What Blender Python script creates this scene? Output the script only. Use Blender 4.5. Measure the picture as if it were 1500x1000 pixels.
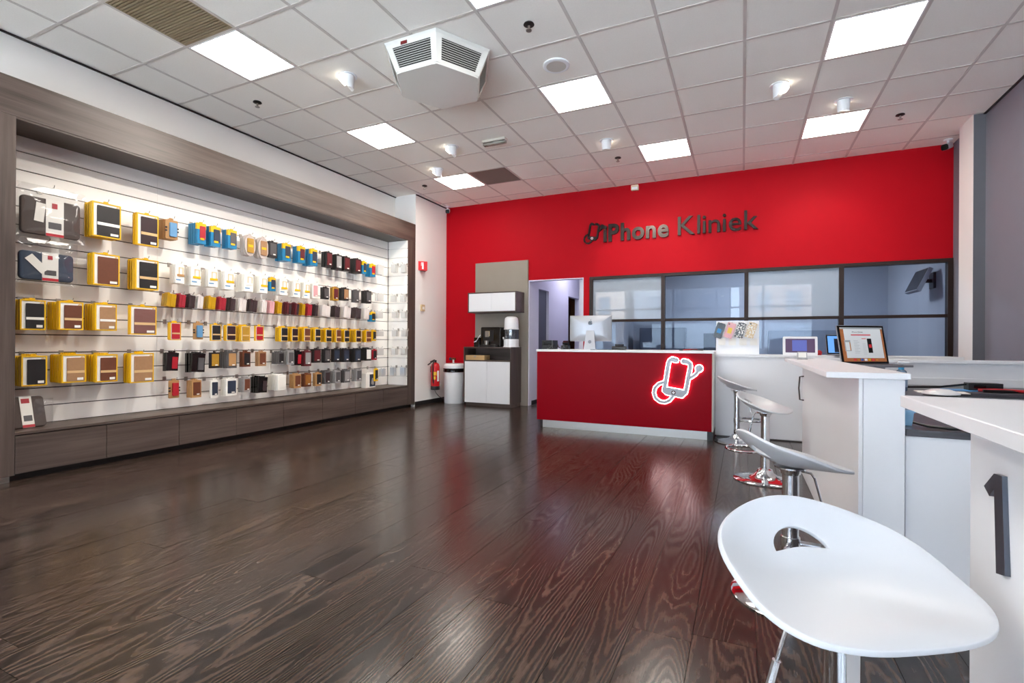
import bpy, bmesh, math, random
from mathutils import Vector, Matrix
from mathutils.geometry import delaunay_2d_cdt
random.seed(7)
PI = math.pi
for o in list(bpy.data.objects): bpy.data.objects.remove(o)
scene = bpy.context.scene
COL = scene.collection

# ------------------------------------------------------------------ camera
HC = 1.04            # lens height above the floor
FPX, YAW, HORIZON, ROLL = 729.57, 0.43348, 503.06, -0.005125
ZC = HC + 4.07111 * 0.6          # suspended ceiling
GX, GY, TILE = 0.6047, 4.4085, 0.6   # origin of the ceiling grid
cd = bpy.data.cameras.new('camera')
cd.sensor_fit = 'HORIZONTAL'; cd.sensor_width = 36.0
cd.lens = 36.0 * FPX / 1500.0
cd.shift_y = (HORIZON - 500.0) / 1500.0
cd.clip_start = 0.05; cd.clip_end = 200
cam = bpy.data.objects.new('camera', cd); COL.objects.link(cam)
cam.matrix_world = (Matrix.Translation((0, 0, HC)) @ Matrix.Rotation(YAW, 4, 'Z')
                    @ Matrix.Rotation(PI / 2, 4, 'X') @ Matrix.Rotation(-ROLL, 4, 'Z'))
scene.camera = cam

# ------------------------------------------------------------------ world (overcast daylight through the shop front), exposure
world = bpy.data.worlds.new('world'); scene.world = world; world.use_nodes = True
bg = world.node_tree.nodes['Background']
bg.inputs['Color'].default_value = (0.80, 0.89, 1.0, 1); bg.inputs['Strength'].default_value = 15.0
scene.view_settings.view_transform = 'Standard'
scene.view_settings.look = 'None'
scene.view_settings.gamma = 1.0
scene.view_settings.use_curve_mapping = False
scene.view_settings.exposure = 0.65
scene.cycles.max_bounces = 14; scene.cycles.diffuse_bounces = 8; scene.cycles.transparent_max_bounces = 24
PANEL_E = 13.5       # ceiling panels
SPOT_W = 45.0        # swivel spots

# measured positions: where a sight line meets a wall, counter face or floor plane
_c, _s = math.cos(YAW), math.sin(YAW)
def _ray(u, v):
    x, y = u - 750, v - 500
    u2 = x * math.cos(ROLL) - y * math.sin(ROLL); v2 = x * math.sin(ROLL) + y * math.cos(ROLL) + 500
    a = u2 / FPX; b = -(v2 - HORIZON) / FPX
    return Vector((-_s + a * _c, _c + a * _s, b))
def on_x(u, v, X): d = _ray(u, v); return d * (X / d.x) + Vector((0, 0, HC))
def on_y(u, v, Y): d = _ray(u, v); return d * (Y / d.y) + Vector((0, 0, HC))
def on_z(u, v, Z): d = _ray(u, v); return d * ((Z - HC) / d.z) + Vector((0, 0, HC))

# ------------------------------------------------------------------ materials
def lin(c):
    return tuple(((x / 255) / 12.92 if x / 255 <= 0.04045 else ((x / 255 + 0.055) / 1.055) ** 2.4) for x in c) + (1,)
_M = {}
def mat(name, rgb, rough=0.5, metal=0.0, bump=0.0, bscale=200.0, var=0.0, vscale=6.0, spec=0.5, coat=0.0, alpha=1.0, emit=None, estr=0.0):
    if name in _M: return _M[name]
    m = bpy.data.materials.new(name); m.use_nodes = True; _M[name] = m
    nt = m.node_tree; b = nt.nodes['Principled BSDF']
    b.inputs['Base Color'].default_value = lin(rgb)
    b.inputs['Roughness'].default_value = rough; b.inputs['Metallic'].default_value = metal
    b.inputs['Specular IOR Level'].default_value = spec; b.inputs['Coat Weight'].default_value = coat
    b.inputs['Alpha'].default_value = alpha
    if emit:
        b.inputs['Emission Color'].default_value = lin(emit); b.inputs['Emission Strength'].default_value = estr
    tc = nt.nodes.new('ShaderNodeTexCoord')
    if var > 0:
        n = nt.nodes.new('ShaderNodeTexNoise'); n.inputs['Scale'].default_value = vscale; n.inputs['Detail'].default_value = 4
        nt.links.new(tc.outputs['Object'], n.inputs['Vector'])
        mx = nt.nodes.new('ShaderNodeMix'); mx.data_type = 'RGBA'
        c = lin(rgb)
        mx.inputs[6].default_value = tuple(min(1, x * (1 - var)) for x in c[:3]) + (1,)
        mx.inputs[7].default_value = tuple(min(1, x * (1 + var)) for x in c[:3]) + (1,)
        nt.links.new(n.outputs['Fac'], mx.inputs[0]); nt.links.new(mx.outputs[2], b.inputs['Base Color'])
    if bump > 0:
        n = nt.nodes.new('ShaderNodeTexNoise'); n.inputs['Scale'].default_value = bscale; n.inputs['Detail'].default_value = 3
        nt.links.new(tc.outputs['Object'], n.inputs['Vector'])
        bp = nt.nodes.new('ShaderNodeBump'); bp.inputs['Strength'].default_value = bump; bp.inputs['Distance'].default_value = 0.002
        nt.links.new(n.outputs['Fac'], bp.inputs['Height']); nt.links.new(bp.outputs['Normal'], b.inputs['Normal'])
    return m

def emat(name, rgb, strength):
    if name in _M: return _M[name]
    m = bpy.data.materials.new(name); m.use_nodes = True; _M[name] = m
    nt = m.node_tree; nt.nodes.remove(nt.nodes['Principled BSDF'])
    e = nt.nodes.new('ShaderNodeEmission'); e.inputs['Color'].default_value = lin(rgb); e.inputs['Strength'].default_value = strength
    nt.links.new(e.outputs[0], nt.nodes['Material Output'].inputs['Surface'])
    return m

def laminate(name, axis, dark, light, rough=0.42):
    """wood-print laminate, grain running along axis"""
    m = bpy.data.materials.new(name); m.use_nodes = True; _M[name] = m
    nt = m.node_tree; b = nt.nodes['Principled BSDF']; b.inputs['Roughness'].default_value = rough
    tc = nt.nodes.new('ShaderNodeTexCoord'); mp = nt.nodes.new('ShaderNodeMapping')
    sc = [55, 55, 55]; sc['xyz'.index(axis)] = 1.6
    mp.inputs['Scale'].default_value = sc
    nt.links.new(tc.outputs['Generated' if False else 'Object'], mp.inputs['Vector'])
    n = nt.nodes.new('ShaderNodeTexNoise'); n.inputs['Scale'].default_value = 1.0; n.inputs['Detail'].default_value = 6; n.inputs['Roughness'].default_value = 0.65
    nt.links.new(mp.outputs[0], n.inputs['Vector'])
    mp2 = nt.nodes.new('ShaderNodeMapping'); sc2 = [9, 9, 9]; sc2['xyz'.index(axis)] = 0.9; mp2.inputs['Scale'].default_value = sc2
    nt.links.new(tc.outputs['Object'], mp2.inputs['Vector'])
    n2 = nt.nodes.new('ShaderNodeTexNoise'); n2.inputs['Scale'].default_value = 1.0; n2.inputs['Detail'].default_value = 3
    nt.links.new(mp2.outputs[0], n2.inputs['Vector'])
    ad = nt.nodes.new('ShaderNodeMath'); ad.operation = 'MULTIPLY_ADD'; ad.inputs[1].default_value = 0.6
    nt.links.new(n2.outputs['Fac'], ad.inputs[0])
    ml = nt.nodes.new('ShaderNodeMath'); ml.operation = 'MULTIPLY'; ml.inputs[1].default_value = 0.5
    nt.links.new(n.outputs['Fac'], ml.inputs[0]); nt.links.new(ml.outputs[0], ad.inputs[2])
    cr = nt.nodes.new('ShaderNodeValToRGB'); cr.color_ramp.elements[0].position = 0.36; cr.color_ramp.elements[1].position = 0.72
    cr.color_ramp.elements[0].color = lin(dark); cr.color_ramp.elements[1].color = lin(light)
    nt.links.new(ad.outputs[0], cr.inputs[0]); nt.links.new(cr.outputs[0], b.inputs['Base Color'])
    return m

def plank_material():
    m = bpy.data.materials.new('wenge_plank'); m.use_nodes = True
    nt = m.node_tree; b = nt.nodes['Principled BSDF']
    L = nt.links.new
    tc = nt.nodes.new('ShaderNodeTexCoord'); oi = nt.nodes.new('ShaderNodeObjectInfo')
    mul = nt.nodes.new('ShaderNodeMath'); mul.operation = 'MULTIPLY'; mul.inputs[1].default_value = 61.0
    L(oi.outputs['Random'], mul.inputs[0])
    cmb = nt.nodes.new('ShaderNodeCombineXYZ'); L(mul.outputs[0], cmb.inputs[2])
    va = nt.nodes.new('ShaderNodeVectorMath'); va.operation = 'ADD'
    L(tc.outputs['Object'], va.inputs[0]); L(cmb.outputs[0], va.inputs[1])
    mp = nt.nodes.new('ShaderNodeMapping'); mp.inputs['Scale'].default_value = (6.0, 0.55, 1.0); L(va.outputs[0], mp.inputs['Vector'])
    n1 = nt.nodes.new('ShaderNodeTexNoise'); n1.inputs['Scale'].default_value = 1.0; n1.inputs['Detail'].default_value = 0.8; n1.inputs['Roughness'].default_value = 0.35
    L(mp.outputs[0], n1.inputs['Vector'])
    # fine ripple on the growth rings
    mp2 = nt.nodes.new('ShaderNodeMapping'); mp2.inputs['Scale'].default_value = (40.0, 22.0, 1.0); L(va.outputs[0], mp2.inputs['Vector'])
    n2 = nt.nodes.new('ShaderNodeTexNoise'); n2.inputs['Scale'].default_value = 1.0; n2.inputs['Detail'].default_value = 2; L(mp2.outputs[0], n2.inputs['Vector'])
    s1 = nt.nodes.new('ShaderNodeMath'); s1.operation = 'MULTIPLY'; s1.inputs[1].default_value = 30.0; L(n1.outputs['Fac'], s1.inputs[0])
    s2 = nt.nodes.new('ShaderNodeMath'); s2.operation = 'MULTIPLY_ADD'; s2.inputs[1].default_value = 0.7; L(n2.outputs['Fac'], s2.inputs[0]); L(s1.outputs[0], s2.inputs[2])
    pp = nt.nodes.new('ShaderNodeMath'); pp.operation = 'PINGPONG'; pp.inputs[1].default_value = 0.5; L(s2.outputs[0], pp.inputs[0])
    # straight pores
    mp3 = nt.nodes.new('ShaderNodeMapping'); mp3.inputs['Scale'].default_value = (420.0, 9.0, 1.0); L(va.outputs[0], mp3.inputs['Vector'])
    n3 = nt.nodes.new('ShaderNodeTexNoise'); n3.inputs['Scale'].default_value = 1.0; n3.inputs['Detail'].default_value = 2; L(mp3.outputs[0], n3.inputs['Vector'])
    a1 = nt.nodes.new('ShaderNodeMath'); a1.operation = 'MULTIPLY_ADD'; a1.inputs[1].default_value = 0.55; L(n3.outputs['Fac'], a1.inputs[0]); L(pp.outputs[0], a1.inputs[2])
    cr = nt.nodes.new('ShaderNodeValToRGB')
    e = cr.color_ramp.elements; e[0].position = 0.28; e[0].color = lin((17, 12, 10)); e[1].position = 0.76; e[1].color = lin((80, 64, 55))
    k = cr.color_ramp.elements.new(0.46); k.color = lin((46, 35, 30))
    L(a1.outputs[0], cr.inputs[0])
    # plank to plank tone
    rr = nt.nodes.new('ShaderNodeMapRange'); rr.inputs['To Min'].default_value = 0.72; rr.inputs['To Max'].default_value = 1.18; L(oi.outputs['Random'], rr.inputs['Value'])
    hs = nt.nodes.new('ShaderNodeHueSaturation'); L(cr.outputs[0], hs.inputs['Color']); L(rr.outputs[0], hs.inputs['Value'])
    L(hs.outputs[0], b.inputs['Base Color'])
    ro = nt.nodes.new('ShaderNodeMapRange'); ro.inputs['To Min'].default_value = 0.26; ro.inputs['To Max'].default_value = 0.17; L(a1.outputs[0], ro.inputs['Value'])
    L(ro.outputs[0], b.inputs['Roughness'])
    b.inputs['Specular IOR Level'].default_value = 0.45
    bp = nt.nodes.new('ShaderNodeBump'); bp.inputs['Strength'].default_value = 0.12; bp.inputs['Distance'].default_value = 0.001
    L(a1.outputs[0], bp.inputs['Height']); L(bp.outputs[0], b.inputs['Normal'])
    return m

def glass(name, tint=(235, 242, 250), base=0.06, rough=0.0, film=0.0, filmrgb=(200, 212, 224), ior=1.5):
    m = bpy.data.materials.new(name); m.use_nodes = True; _M[name] = m
    nt = m.node_tree; nt.nodes.remove(nt.nodes['Principled BSDF']); L = nt.links.new
    t = nt.nodes.new('ShaderNodeBsdfTransparent'); t.inputs['Color'].default_value = lin(tint)
    last = t
    if film > 0:
        d = nt.nodes.new('ShaderNodeBsdfDiffuse'); d.inputs['Color'].default_value = lin(filmrgb)
        tl = nt.nodes.new('ShaderNodeBsdfTranslucent'); tl.inputs['Color'].default_value = lin(filmrgb)
        ms = nt.nodes.new('ShaderNodeMixShader'); ms.inputs[0].default_value = 0.35; L(d.outputs[0], ms.inputs[1]); L(tl.outputs[0], ms.inputs[2])
        m2 = nt.nodes.new('ShaderNodeMixShader'); m2.inputs[0].default_value = film; L(t.outputs[0], m2.inputs[1]); L(ms.outputs[0], m2.inputs[2]); last = m2
    g = nt.nodes.new('ShaderNodeBsdfGlossy'); g.inputs['Roughness'].default_value = rough
    lw = nt.nodes.new('ShaderNodeFresnel'); lw.inputs['IOR'].default_value = ior
    ad = nt.nodes.new('ShaderNodeMath'); ad.operation = 'ADD'; ad.use_clamp = True; ad.inputs[1].default_value = base; L(lw.outputs[0], ad.inputs[0])
    mx = nt.nodes.new('ShaderNodeMixShader'); L(ad.outputs[0], mx.inputs[0]); L(last.outputs[0], mx.inputs[1]); L(g.outputs[0], mx.inputs[2])
    L(mx.outputs[0], nt.nodes['Material Output'].inputs['Surface'])
    return m

# ------------------------------------------------------------------ mesh building
_MAT = {}   # object name -> world matrix of things
class MB:
    def __init__(s): s.v = []; s.f = []
    def box(s, x0, y0, z0, x1, y1, z1, M=None, tap=None):
        n = len(s.v)
        pts = [(x0, y0, z0), (x1, y0, z0), (x1, y1, z0), (x0, y1, z0), (x0, y0, z1), (x1, y0, z1), (x1, y1, z1), (x0, y1, z1)]
        for p in pts:
            p = Vector(p); s.v.append(M @ p if M else p)
        s.f += [[n + i for i in q] for q in ((0, 3, 2, 1), (4, 5, 6, 7), (0, 1, 5, 4), (1, 2, 6, 5), (2, 3, 7, 6), (3, 0, 4, 7))]
        return s
    def rbox(s, x0, y0, z0, x1, y1, z1, r, ax='x', n=4, M=None):
        """box with the four edges along axis ax rounded"""
        def rr(a0, b0, a1, b1):
            out = []
            for cx, cy, t0 in ((a1 - r, b1 - r, 0), (a0 + r, b1 - r, PI / 2), (a0 + r, b0 + r, PI), (a1 - r, b0 + r, 1.5 * PI)):
                for i in range(n + 1):
                    t = t0 + PI / 2 * i / n; out.append((cx + r * math.cos(t), cy + r * math.sin(t)))
            return out
        if ax == 'x': pts = rr(y0, z0, y1, z1); lo, hi = x0, x1; mk = lambda p, h: Vector((h, p[0], p[1]))
        elif ax == 'y': pts = rr(z0, x0, z1, x1); lo, hi = y0, y1; mk = lambda p, h: Vector((p[1], h, p[0]))
        else: pts = rr(x0, y0, x1, y1); lo, hi = z0, z1; mk = lambda p, h: Vector((p[0], p[1], h))
        s.prism([mk(p, lo) for p in pts], [mk(p, hi) for p in pts], M)
        return s
    def prism(s, a, b, M=None):
        n = len(s.v); k = len(a)
        for p in list(a) + list(b):
            p = Vector(p); s.v.append(M @ p if M else p)
        s.f.append([n + i for i in range(k)][::-1]); s.f.append([n + k + i for i in range(k)])
        for i in range(k):
            j = (i + 1) % k; s.f.append([n + i, n + j, n + k + j, n + k + i])
        return s
    def cyl(s, p0, p1, r0, r1=None, n=16, cap=True):
        p0 = Vector(p0); p1 = Vector(p1); r1 = r0 if r1 is None else r1
        d = (p1 - p0).normalized(); a = d.orthogonal().normalized(); b = d.cross(a); k = len(s.v)
        for p, r in ((p0, r0), (p1, r1)):
            for i in range(n):
                t = 2 * PI * i / n; s.v.append(p + a * (r * math.cos(t)) + b * (r * math.sin(t)))
        for i in range(n):
            j = (i + 1) % n; s.f.append([k + i, k + j, k + n + j, k + n + i])
        if cap: s.f.append([k + i for i in range(n)][::-1]); s.f.append([k + n + i for i in range(n)])
        return s
    def tube(s, path, r, n=8, closed=False):
        path = [Vector(p) for p in path]; k = len(s.v); m = len(path); prev = None
        for i, p in enumerate(path):
            if closed: d = path[(i + 1) % m] - path[i - 1]
            else: d = path[min(i + 1, m - 1)] - path[max(i - 1, 0)]
            d.normalize()
            a = d.orthogonal().normalized() if prev is None else (prev - d * prev.dot(d)).normalized()
            prev = a; b = d.cross(a)
            for q in range(n):
                t = 2 * PI * q / n; s.v.append(p + a * (r * math.cos(t)) + b * (r * math.sin(t)))
        for i in range(m if closed else m - 1):
            i2 = (i + 1) % m
            for q in range(n):
                q2 = (q + 1) % n; s.f.append([k + i * n + q, k + i * n + q2, k + i2 * n + q2, k + i2 * n + q])
        if not closed:
            s.f.append([k + q for q in range(n)][::-1]); s.f.append([k + (m - 1) * n + q for q in range(n)])
        return s
    def lathe(s, prof, c=(0, 0, 0), n=28, M=None):
        k = len(s.v); m = len(prof); c = Vector(c)
        for r, z in prof:
            for q in range(n):
                t = 2 * PI * q / n; p = c + Vector((r * math.cos(t), r * math.sin(t), z)); s.v.append(M @ p if M else p)
        for i in range(m - 1):
            for q in range(n):
                q2 = (q + 1) % n; s.f.append([k + i * n + q, k + i * n + q2, k + (i + 1) * n + q2, k + (i + 1) * n + q])
        s.f.append([k + q for q in range(n)][::-1]); s.f.append([k + (m - 1) * n + q for q in range(n)])
        return s
    def mesh(s, name, m, smooth=False, Minv=None):
        me = bpy.data.meshes.new(name)
        me.from_pydata([(Minv @ p if Minv else p) for p in s.v], [], s.f)
        bm = bmesh.new(); bm.from_mesh(me); bmesh.ops.remove_doubles(bm, verts=bm.verts, dist=1e-6) if smooth else None
        bmesh.ops.recalc_face_normals(bm, faces=bm.faces)
        if smooth:
            for f in bm.faces: f.smooth = True
            for e in bm.edges:
                if len(e.link_faces) == 2 and e.calc_face_angle(0) > 0.6: e.smooth = False
        bm.to_mesh(me); bm.free()
        me.materials.append(m)
        return me
    def build(s, name, m, parent=None, smooth=False, w=False):
        Minv = _MAT[parent.name].inverted() if (w and parent is not None and parent.name in _MAT) else None
        o = bpy.data.objects.new(name, s.mesh(name, m, smooth, Minv)); COL.objects.link(o)
        if parent is not None: o.parent = parent
        return o
def B(*a): return MB().box(*a)
def tag(o, label=None, cat=None, group=None, kind=None):
    if label: o['label'] = label
    if cat: o['category'] = cat
    if group: o['group'] = group
    if kind: o['kind'] = kind
    return o
def thing(name, label, cat, loc=(0, 0, 0), rz=0.0, group=None):
    o = bpy.data.objects.new(name, None); COL.objects.link(o); o.empty_display_size = 0.05
    o.location = loc; o.rotation_euler = (0, 0, rz)
    _MAT[o.name] = Matrix.Translation(loc) @ Matrix.Rotation(rz, 4, 'Z')
    return tag(o, label, cat, group)
def struct(name, mb, m, parent=None, smooth=False):
    o = mb.build(name, m, parent, smooth)
    if parent is None: o['kind'] = 'structure'
    return o
def copy_tree(o, parent=None):
    c = o.copy(); COL.objects.link(c); c.parent = parent
    for ch in o.children: copy_tree(ch, c)
    return c
def bevel(o, w=0.003, seg=2):
    md = o.modifiers.new('bevel', 'BEVEL'); md.width = w; md.segments = seg; md.limit_method = 'ANGLE'; md.angle_limit = 0.6
    return o

# palette
M_white = mat('white_wall_paint', (238, 236, 233), 0.7, bump=0.15, bscale=300, var=0.03, vscale=2)
M_ceil = mat('mineral_tile', (245, 241, 234), 0.9, bump=0.6, bscale=260, var=0.05, vscale=90)
M_rail = mat('ceiling_rail_paint', (206, 198, 192), 0.5)
M_red = mat('red_wall_paint', (176, 4, 22), 0.6, bump=0.2, bscale=350, var=0.04, vscale=3, spec=0.12)
M_grey = mat('grey_wall_paint', (124, 122, 134), 0.7, bump=0.2, bscale=300, var=0.03)
M_dgrey = mat('dark_grey', (96, 96, 102), 0.7, bump=0.2, bscale=300)
M_lamw = mat('white_laminate', (232, 232, 234), 0.35, var=0.015, vscale=4)
M_slat = mat('white_slat_board', (248, 245, 240), 0.45, var=0.01, vscale=3)
M_groove = mat('groove_profile', (52, 44, 40), 0.5)
M_groovew = mat('white_groove_profile', (215, 213, 210), 0.5)
M_lamy = laminate('brown_laminate_along', 'y', (58, 47, 43), (100, 86, 79))
M_lamz = laminate('brown_laminate_upright', 'z', (58, 47, 43), (100, 86, 79))
M_lamx = laminate('brown_laminate_across', 'x', (58, 47, 43), (100, 86, 79))
M_dark = mat('near_black', (24, 21, 21), 0.5)
M_black = mat('black_plastic', (18, 18, 19), 0.35)
M_gblack = mat('gloss_black', (10, 10, 11), 0.12)
M_chrome = mat('chrome', (225, 228, 232), 0.07, 1.0)
M_steel = mat('brushed_steel', (168, 163, 156), 0.36, 1.0)
M_alu = mat('aluminium', (166, 168, 174), 0.4, 0.6)
M_frame = mat('brown_window_frame', (44, 31, 27), 0.45, spec=0.25)
M_plast = mat('white_plastic', (238, 239, 241), 0.3, coat=0.2)
M_panel = emat('panel_light', (255, 248, 238), PANEL_E)
M_yel = mat('yellow_plastic', (232, 182, 8), 0.4)
M_card = mat('white_card', (236, 233, 226), 0.6)
M_kraft = mat('kraft_band', (214, 178, 128), 0.7)
M_clear = glass('clear_blister', (252, 252, 252), 0.03, 0.08, film=0.55, filmrgb=(246, 246, 246), ior=1.2)
M_bag = glass('clear_bag', (250, 250, 250), 0.06, 0.06, film=0.03, filmrgb=(240, 240, 240), ior=1.04)
M_glass = glass('window_glass', (225, 233, 242), 0.0, ior=1.32)
# ================================================================== the setting
XL, XJ, XR, YB, YF = -5.30, -4.885, 2.305, 7.70, -2.60
TOP = ZC + 0.12
# ---- floor: dark wenge planks running into the depth
M_plank = plank_material()
fl = struct('floor', B(XL, YF, -0.10, XR, YB, -0.012), mat('floor_joint', (58, 48, 44), 0.6))
PW, PL, X0 = 0.2067, 1.86, -0.158
_pm = {}
def plank_mesh(w, l):
    k = (round(w, 3), round(l, 3))
    if k not in _pm:
        _pm[k] = B(-w / 2, -l / 2, -0.011, w / 2, l / 2, 0).mesh('plank', M_plank)
    return _pm[k]
rp = random.Random(11)
k = -25
while X0 + k * PW < XR:
    xa, xb = max(XL, X0 + k * PW), min(XR, X0 + (k + 1) * PW)
    y = YF - rp.uniform(0, PL)
    while y < YB:
        ya, yb = max(y, YF), min(y + PL, YB)
        if yb - ya > 0.02 and xb - xa > 0.02:
            o = bpy.data.objects.new('plank', plank_mesh(xb - xa - 0.0022, yb - ya - 0.0022)); COL.objects.link(o)
            o.parent = fl; o.location = ((xa + xb) / 2, (ya + yb) / 2, rp.uniform(-0.0004, 0.0004))
        y += PL
    k += 1
# ---- walls
struct('wall_left', B(XL - 0.2, YF, -0.1, XL, 6.757, TOP), M_white)
struct('wall_left_return', B(XL - 0.2, 6.757, -0.1, XJ, YB + 0.1, TOP), M_white)
mb = MB()
mb.box(XJ, YB, 0, -3.26, YB + 0.1, TOP); mb.box(-3.26, YB, 2.10, 2.5, YB + 0.1, TOP)
mb.box(-2.31, YB, 0, -2.205, YB + 0.1, 2.10); mb.box(-2.205, YB, 0, 2.5, YB + 0.1, 0.80); mb.box(2.30, YB, 0.80, 2.5, YB + 0.1, 2.10)
struct('wall_back', mb, M_red)
wr = struct('wall_right', B(XR, YF, -0.1, XR + 0.2, YB, TOP), M_grey)
col = struct('wall_right_column', B(2.205, 6.825, 0, XR, 7.20, TOP), M_white)
B(2.207, 6.819, 0, XR, 6.825, ZC).build('grey_face', M_dgrey, col)  # near face of the column in a darker grey than its side
mb = MB(); mb.box(XJ, 6.76, 0, XJ + 0.014, YB, 0.075)
struct('baseboard_left', mb, M_dark)
struct('baseboard_back', B(XJ + 0.014, YB - 0.014, 0, -4.27, YB, 0.075), M_dark)
struct('shadow_gap_strip_1', B(XL, YF, ZC - 0.012, XL + 0.022, 6.757, ZC - 0.002), M_dark)  # near-black strips stand in for the shadow gap where walls meet ceiling
struct('shadow_gap_strip_2', B(XJ, 6.757, ZC - 0.012, XJ + 0.022, YB, ZC - 0.002), M_dark)
struct('shadow_gap_strip_3', B(XR - 0.02, YF, ZC - 0.012, XR, 6.82, ZC - 0.002), M_dark)
# ---- window band to the workshop
win = tag(bpy.data.objects.new('window_1', None), kind='structure'); COL.objects.link(win)
WX = [-2.205, -1.08, 0.045, 1.166, 2.30]; WZ = (0.80, 1.405, 2.10)
mb = MB()
for z0, z1 in ((0.80, 0.84), (2.055, 2.10)): mb.box(WX[0], YB - 0.03, z0, WX[4], YB + 0.07, z1)
mb.box(WX[0], YB - 0.03, 0.84, WX[0] + 0.05, YB + 0.07, 2.055); mb.box(WX[4] - 0.05, YB - 0.03, 0.84, WX[4], YB + 0.07, 2.055)
mb.build('window_frame', M_frame, win)
for x in WX[1:4]: B(x - 0.026, YB - 0.028, 0.84, x + 0.026, YB + 0.066, 2.055).build('mullion', M_frame, win)
for i in range(4):
    B(WX[i] + 0.026, YB - 0.02, WZ[1] - 0.019, WX[i + 1] - 0.026, YB + 0.06, WZ[1] + 0.019).build('transom', M_frame, win)
M_film = glass('frosted_film_glass', (225, 233, 240), 0.05, 0.02, film=0.62, filmrgb=(206, 216, 226))
for i in range(4):
    x0, x1 = WX[i] + (0.05 if i == 0 else 0.026), WX[i + 1] - (0.05 if i == 3 else 0.026)
    B(x0, YB + 0.012, 0.84, x1, YB + 0.018, 1.386).build('pane', M_glass, win)
    B(x0, YB + 0.012, 1.424, x1, YB + 0.018, 2.055).build('pane', M_film if i in (0, 2) else M_glass, win)
# ---- workshop behind the glass
M_wsh = mat('workshop_wall', (178, 182, 190), 0.8, var=0.03)
mb = MB(); mb.box(-2.30, 11.2, 0, 2.6, 11.3, 2.9); struct('wall_workshop_back', mb, M_wsh)
struct('wall_workshop_right', B(2.42, YB + 0.1, 0, 2.6, 11.2, 2.9), mat('workshop_side', (188, 190, 196), 0.8))
struct('wall_workshop_left', B(-2.31, YB + 0.1, 0, -2.21, 11.2, 2.9), M_wsh)
struct('ceiling_workshop', B(-2.31, YB + 0.1, 2.9, 2.6, 11.3, 3.0), mat('workshop_ceiling', (150, 154, 160), 0.9))
struct('floor_workshop', B(-2.31, YB + 0.1, -0.1, 2.6, 11.3, 0.0), mat('workshop_floor', (70, 68, 70), 0.5))
t = thing('workshop_fill_light', 'added unseen ceiling light brightening the workshop behind the glass', 'ceiling light', (0.2, 9.6, 2.9))  # fill light added so the room behind the panes is not too dark
B(-0.62, -0.12, -0.05, 0.62, 0.12, 0.0).build('housing', M_plast, t)
B(-0.58, -0.09, -0.058, 0.58, 0.09, -0.05).build('diffuser', emat('workshop_fill_glow', (240, 245, 255), 85.0), t)
t = thing('workbench', 'grey workbench seen through the workshop windows', 'workbench', (0.3, 10.75, 0))
B(-2.2, -0.4, 0.72, 1.9, 0.4, 0.76).build('bench_top', mat('bench_grey', (120, 124, 132), 0.5), t)
for x in (-2.1, -0.7, 0.6, 1.8): B(x - 0.03, -0.36, 0, x + 0.03, 0.36, 0.72).build('leg', M_black, t)
for i, (x, w, h, c) in enumerate(((-1.5, 0.9, 0.62, (96, 104, 118)), (-0.35, 0.7, 0.5, (60, 66, 78)), (1.0, 1.1, 0.55, (134, 142, 154)))):
    t = thing('tool_cabinet', ('slate steel cabinet on the workbench', 'dark blue grey cabinet on the workbench', 'pale grey wide cabinet on the workbench')[i], 'cabinet', (x, 10.75, 0.76))
    cm = mat('cabinet_%d' % i, c, 0.5)
    B(-w / 2, -0.2, 0, w / 2, 0.2, h).build('body', cm, t)
    B(-w / 2 + 0.02, -0.215, 0.03, -0.01, -0.2, h - 0.03).build('door', cm, t); B(0.01, -0.215, 0.03, w / 2 - 0.02, -0.2, h - 0.03).build('door', cm, t)
# monitor on the workshop side wall
p = on_x(1368, 411, 2.42)
t = thing('wall_monitor', 'flat monitor on a black swivel arm behind the right window pane', 'monitor', p)
mb = MB(); mb.box(-0.03, -0.09, -0.11, 0.0, 0.09, 0.11); mb.cyl((-0.03, 0, 0), (-0.14, 0, 0), 0.028, n=12); mb.build('wall_arm', M_black, t)
Mm = Matrix.Translation((-0.17, 0, 0.0)) @ Matrix.Rotation(0.05, 4, 'Z') @ Matrix.Rotation(0.42, 4, 'Y')
MB().box(-0.03, -0.24, -0.17, 0.02, 0.24, 0.17, Mm).build('back_shell', mat('monitor_silver', (170, 172, 176), 0.4), t)
MB().box(-0.034, -0.225, -0.155, -0.03, 0.225, 0.155, Mm).build('screen', mat('monitor_off', (70, 72, 76), 0.15), t)
# ---- corridor behind the doorway
M_cor = mat('corridor_paint', (214, 212, 226), 0.75, var=0.02)
mb = MB(); XC = -3.26
for y0, y1, zt in ((YB, 8.155, TOP), (8.66, 9.80, TOP), (10.55, 12.6, TOP)): mb.box(XC - 0.1, y0 if y0 > YB else YB + 0.1, 0, XC, y1, 2.75)
mb.box(XC - 0.1, 8.155, 2.01, XC, 8.66, 2.75); mb.box(XC - 0.1, 9.80, 2.02, XC, 10.55, 2.75)
struct('wall_corridor_left', mb, M_cor)
struct('wall_corridor_right', B(-2.41, YB + 0.1, 0, -2.31, 12.6, 2.75), M_cor)
struct('wall_corridor_back', B(-3.4, 12.6, 0, -2.3, 12.7, 2.75), M_cor)
struct('ceiling_corridor', B(-3.4, YB + 0.1, 2.75, -2.31, 12.7, 2.85), M_cor)
struct('floor_corridor', B(-4.1, YB, -0.1, -2.31, 12.7, 0.0), mat('corridor_floor', (60, 52, 50), 0.3))
struct('baseboard_corridor', B(XC, YB + 0.1, 0, XC + 0.012, 8.155, 0.07), M_dark)
d = struct('door_1', B(XC - 0.09, 8.157, 0, XC - 0.05, 8.658, 2.008), mat('slate_door', (84, 88, 100), 0.5))
MB().cyl((XC - 0.05, 8.57, 1.0), (XC + 0.0, 8.57, 1.0), 0.012).cyl((XC + 0.0, 8.575, 1.0), (XC + 0.0, 8.46, 1.0), 0.01).build('door_handle', M_black, d)
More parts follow.
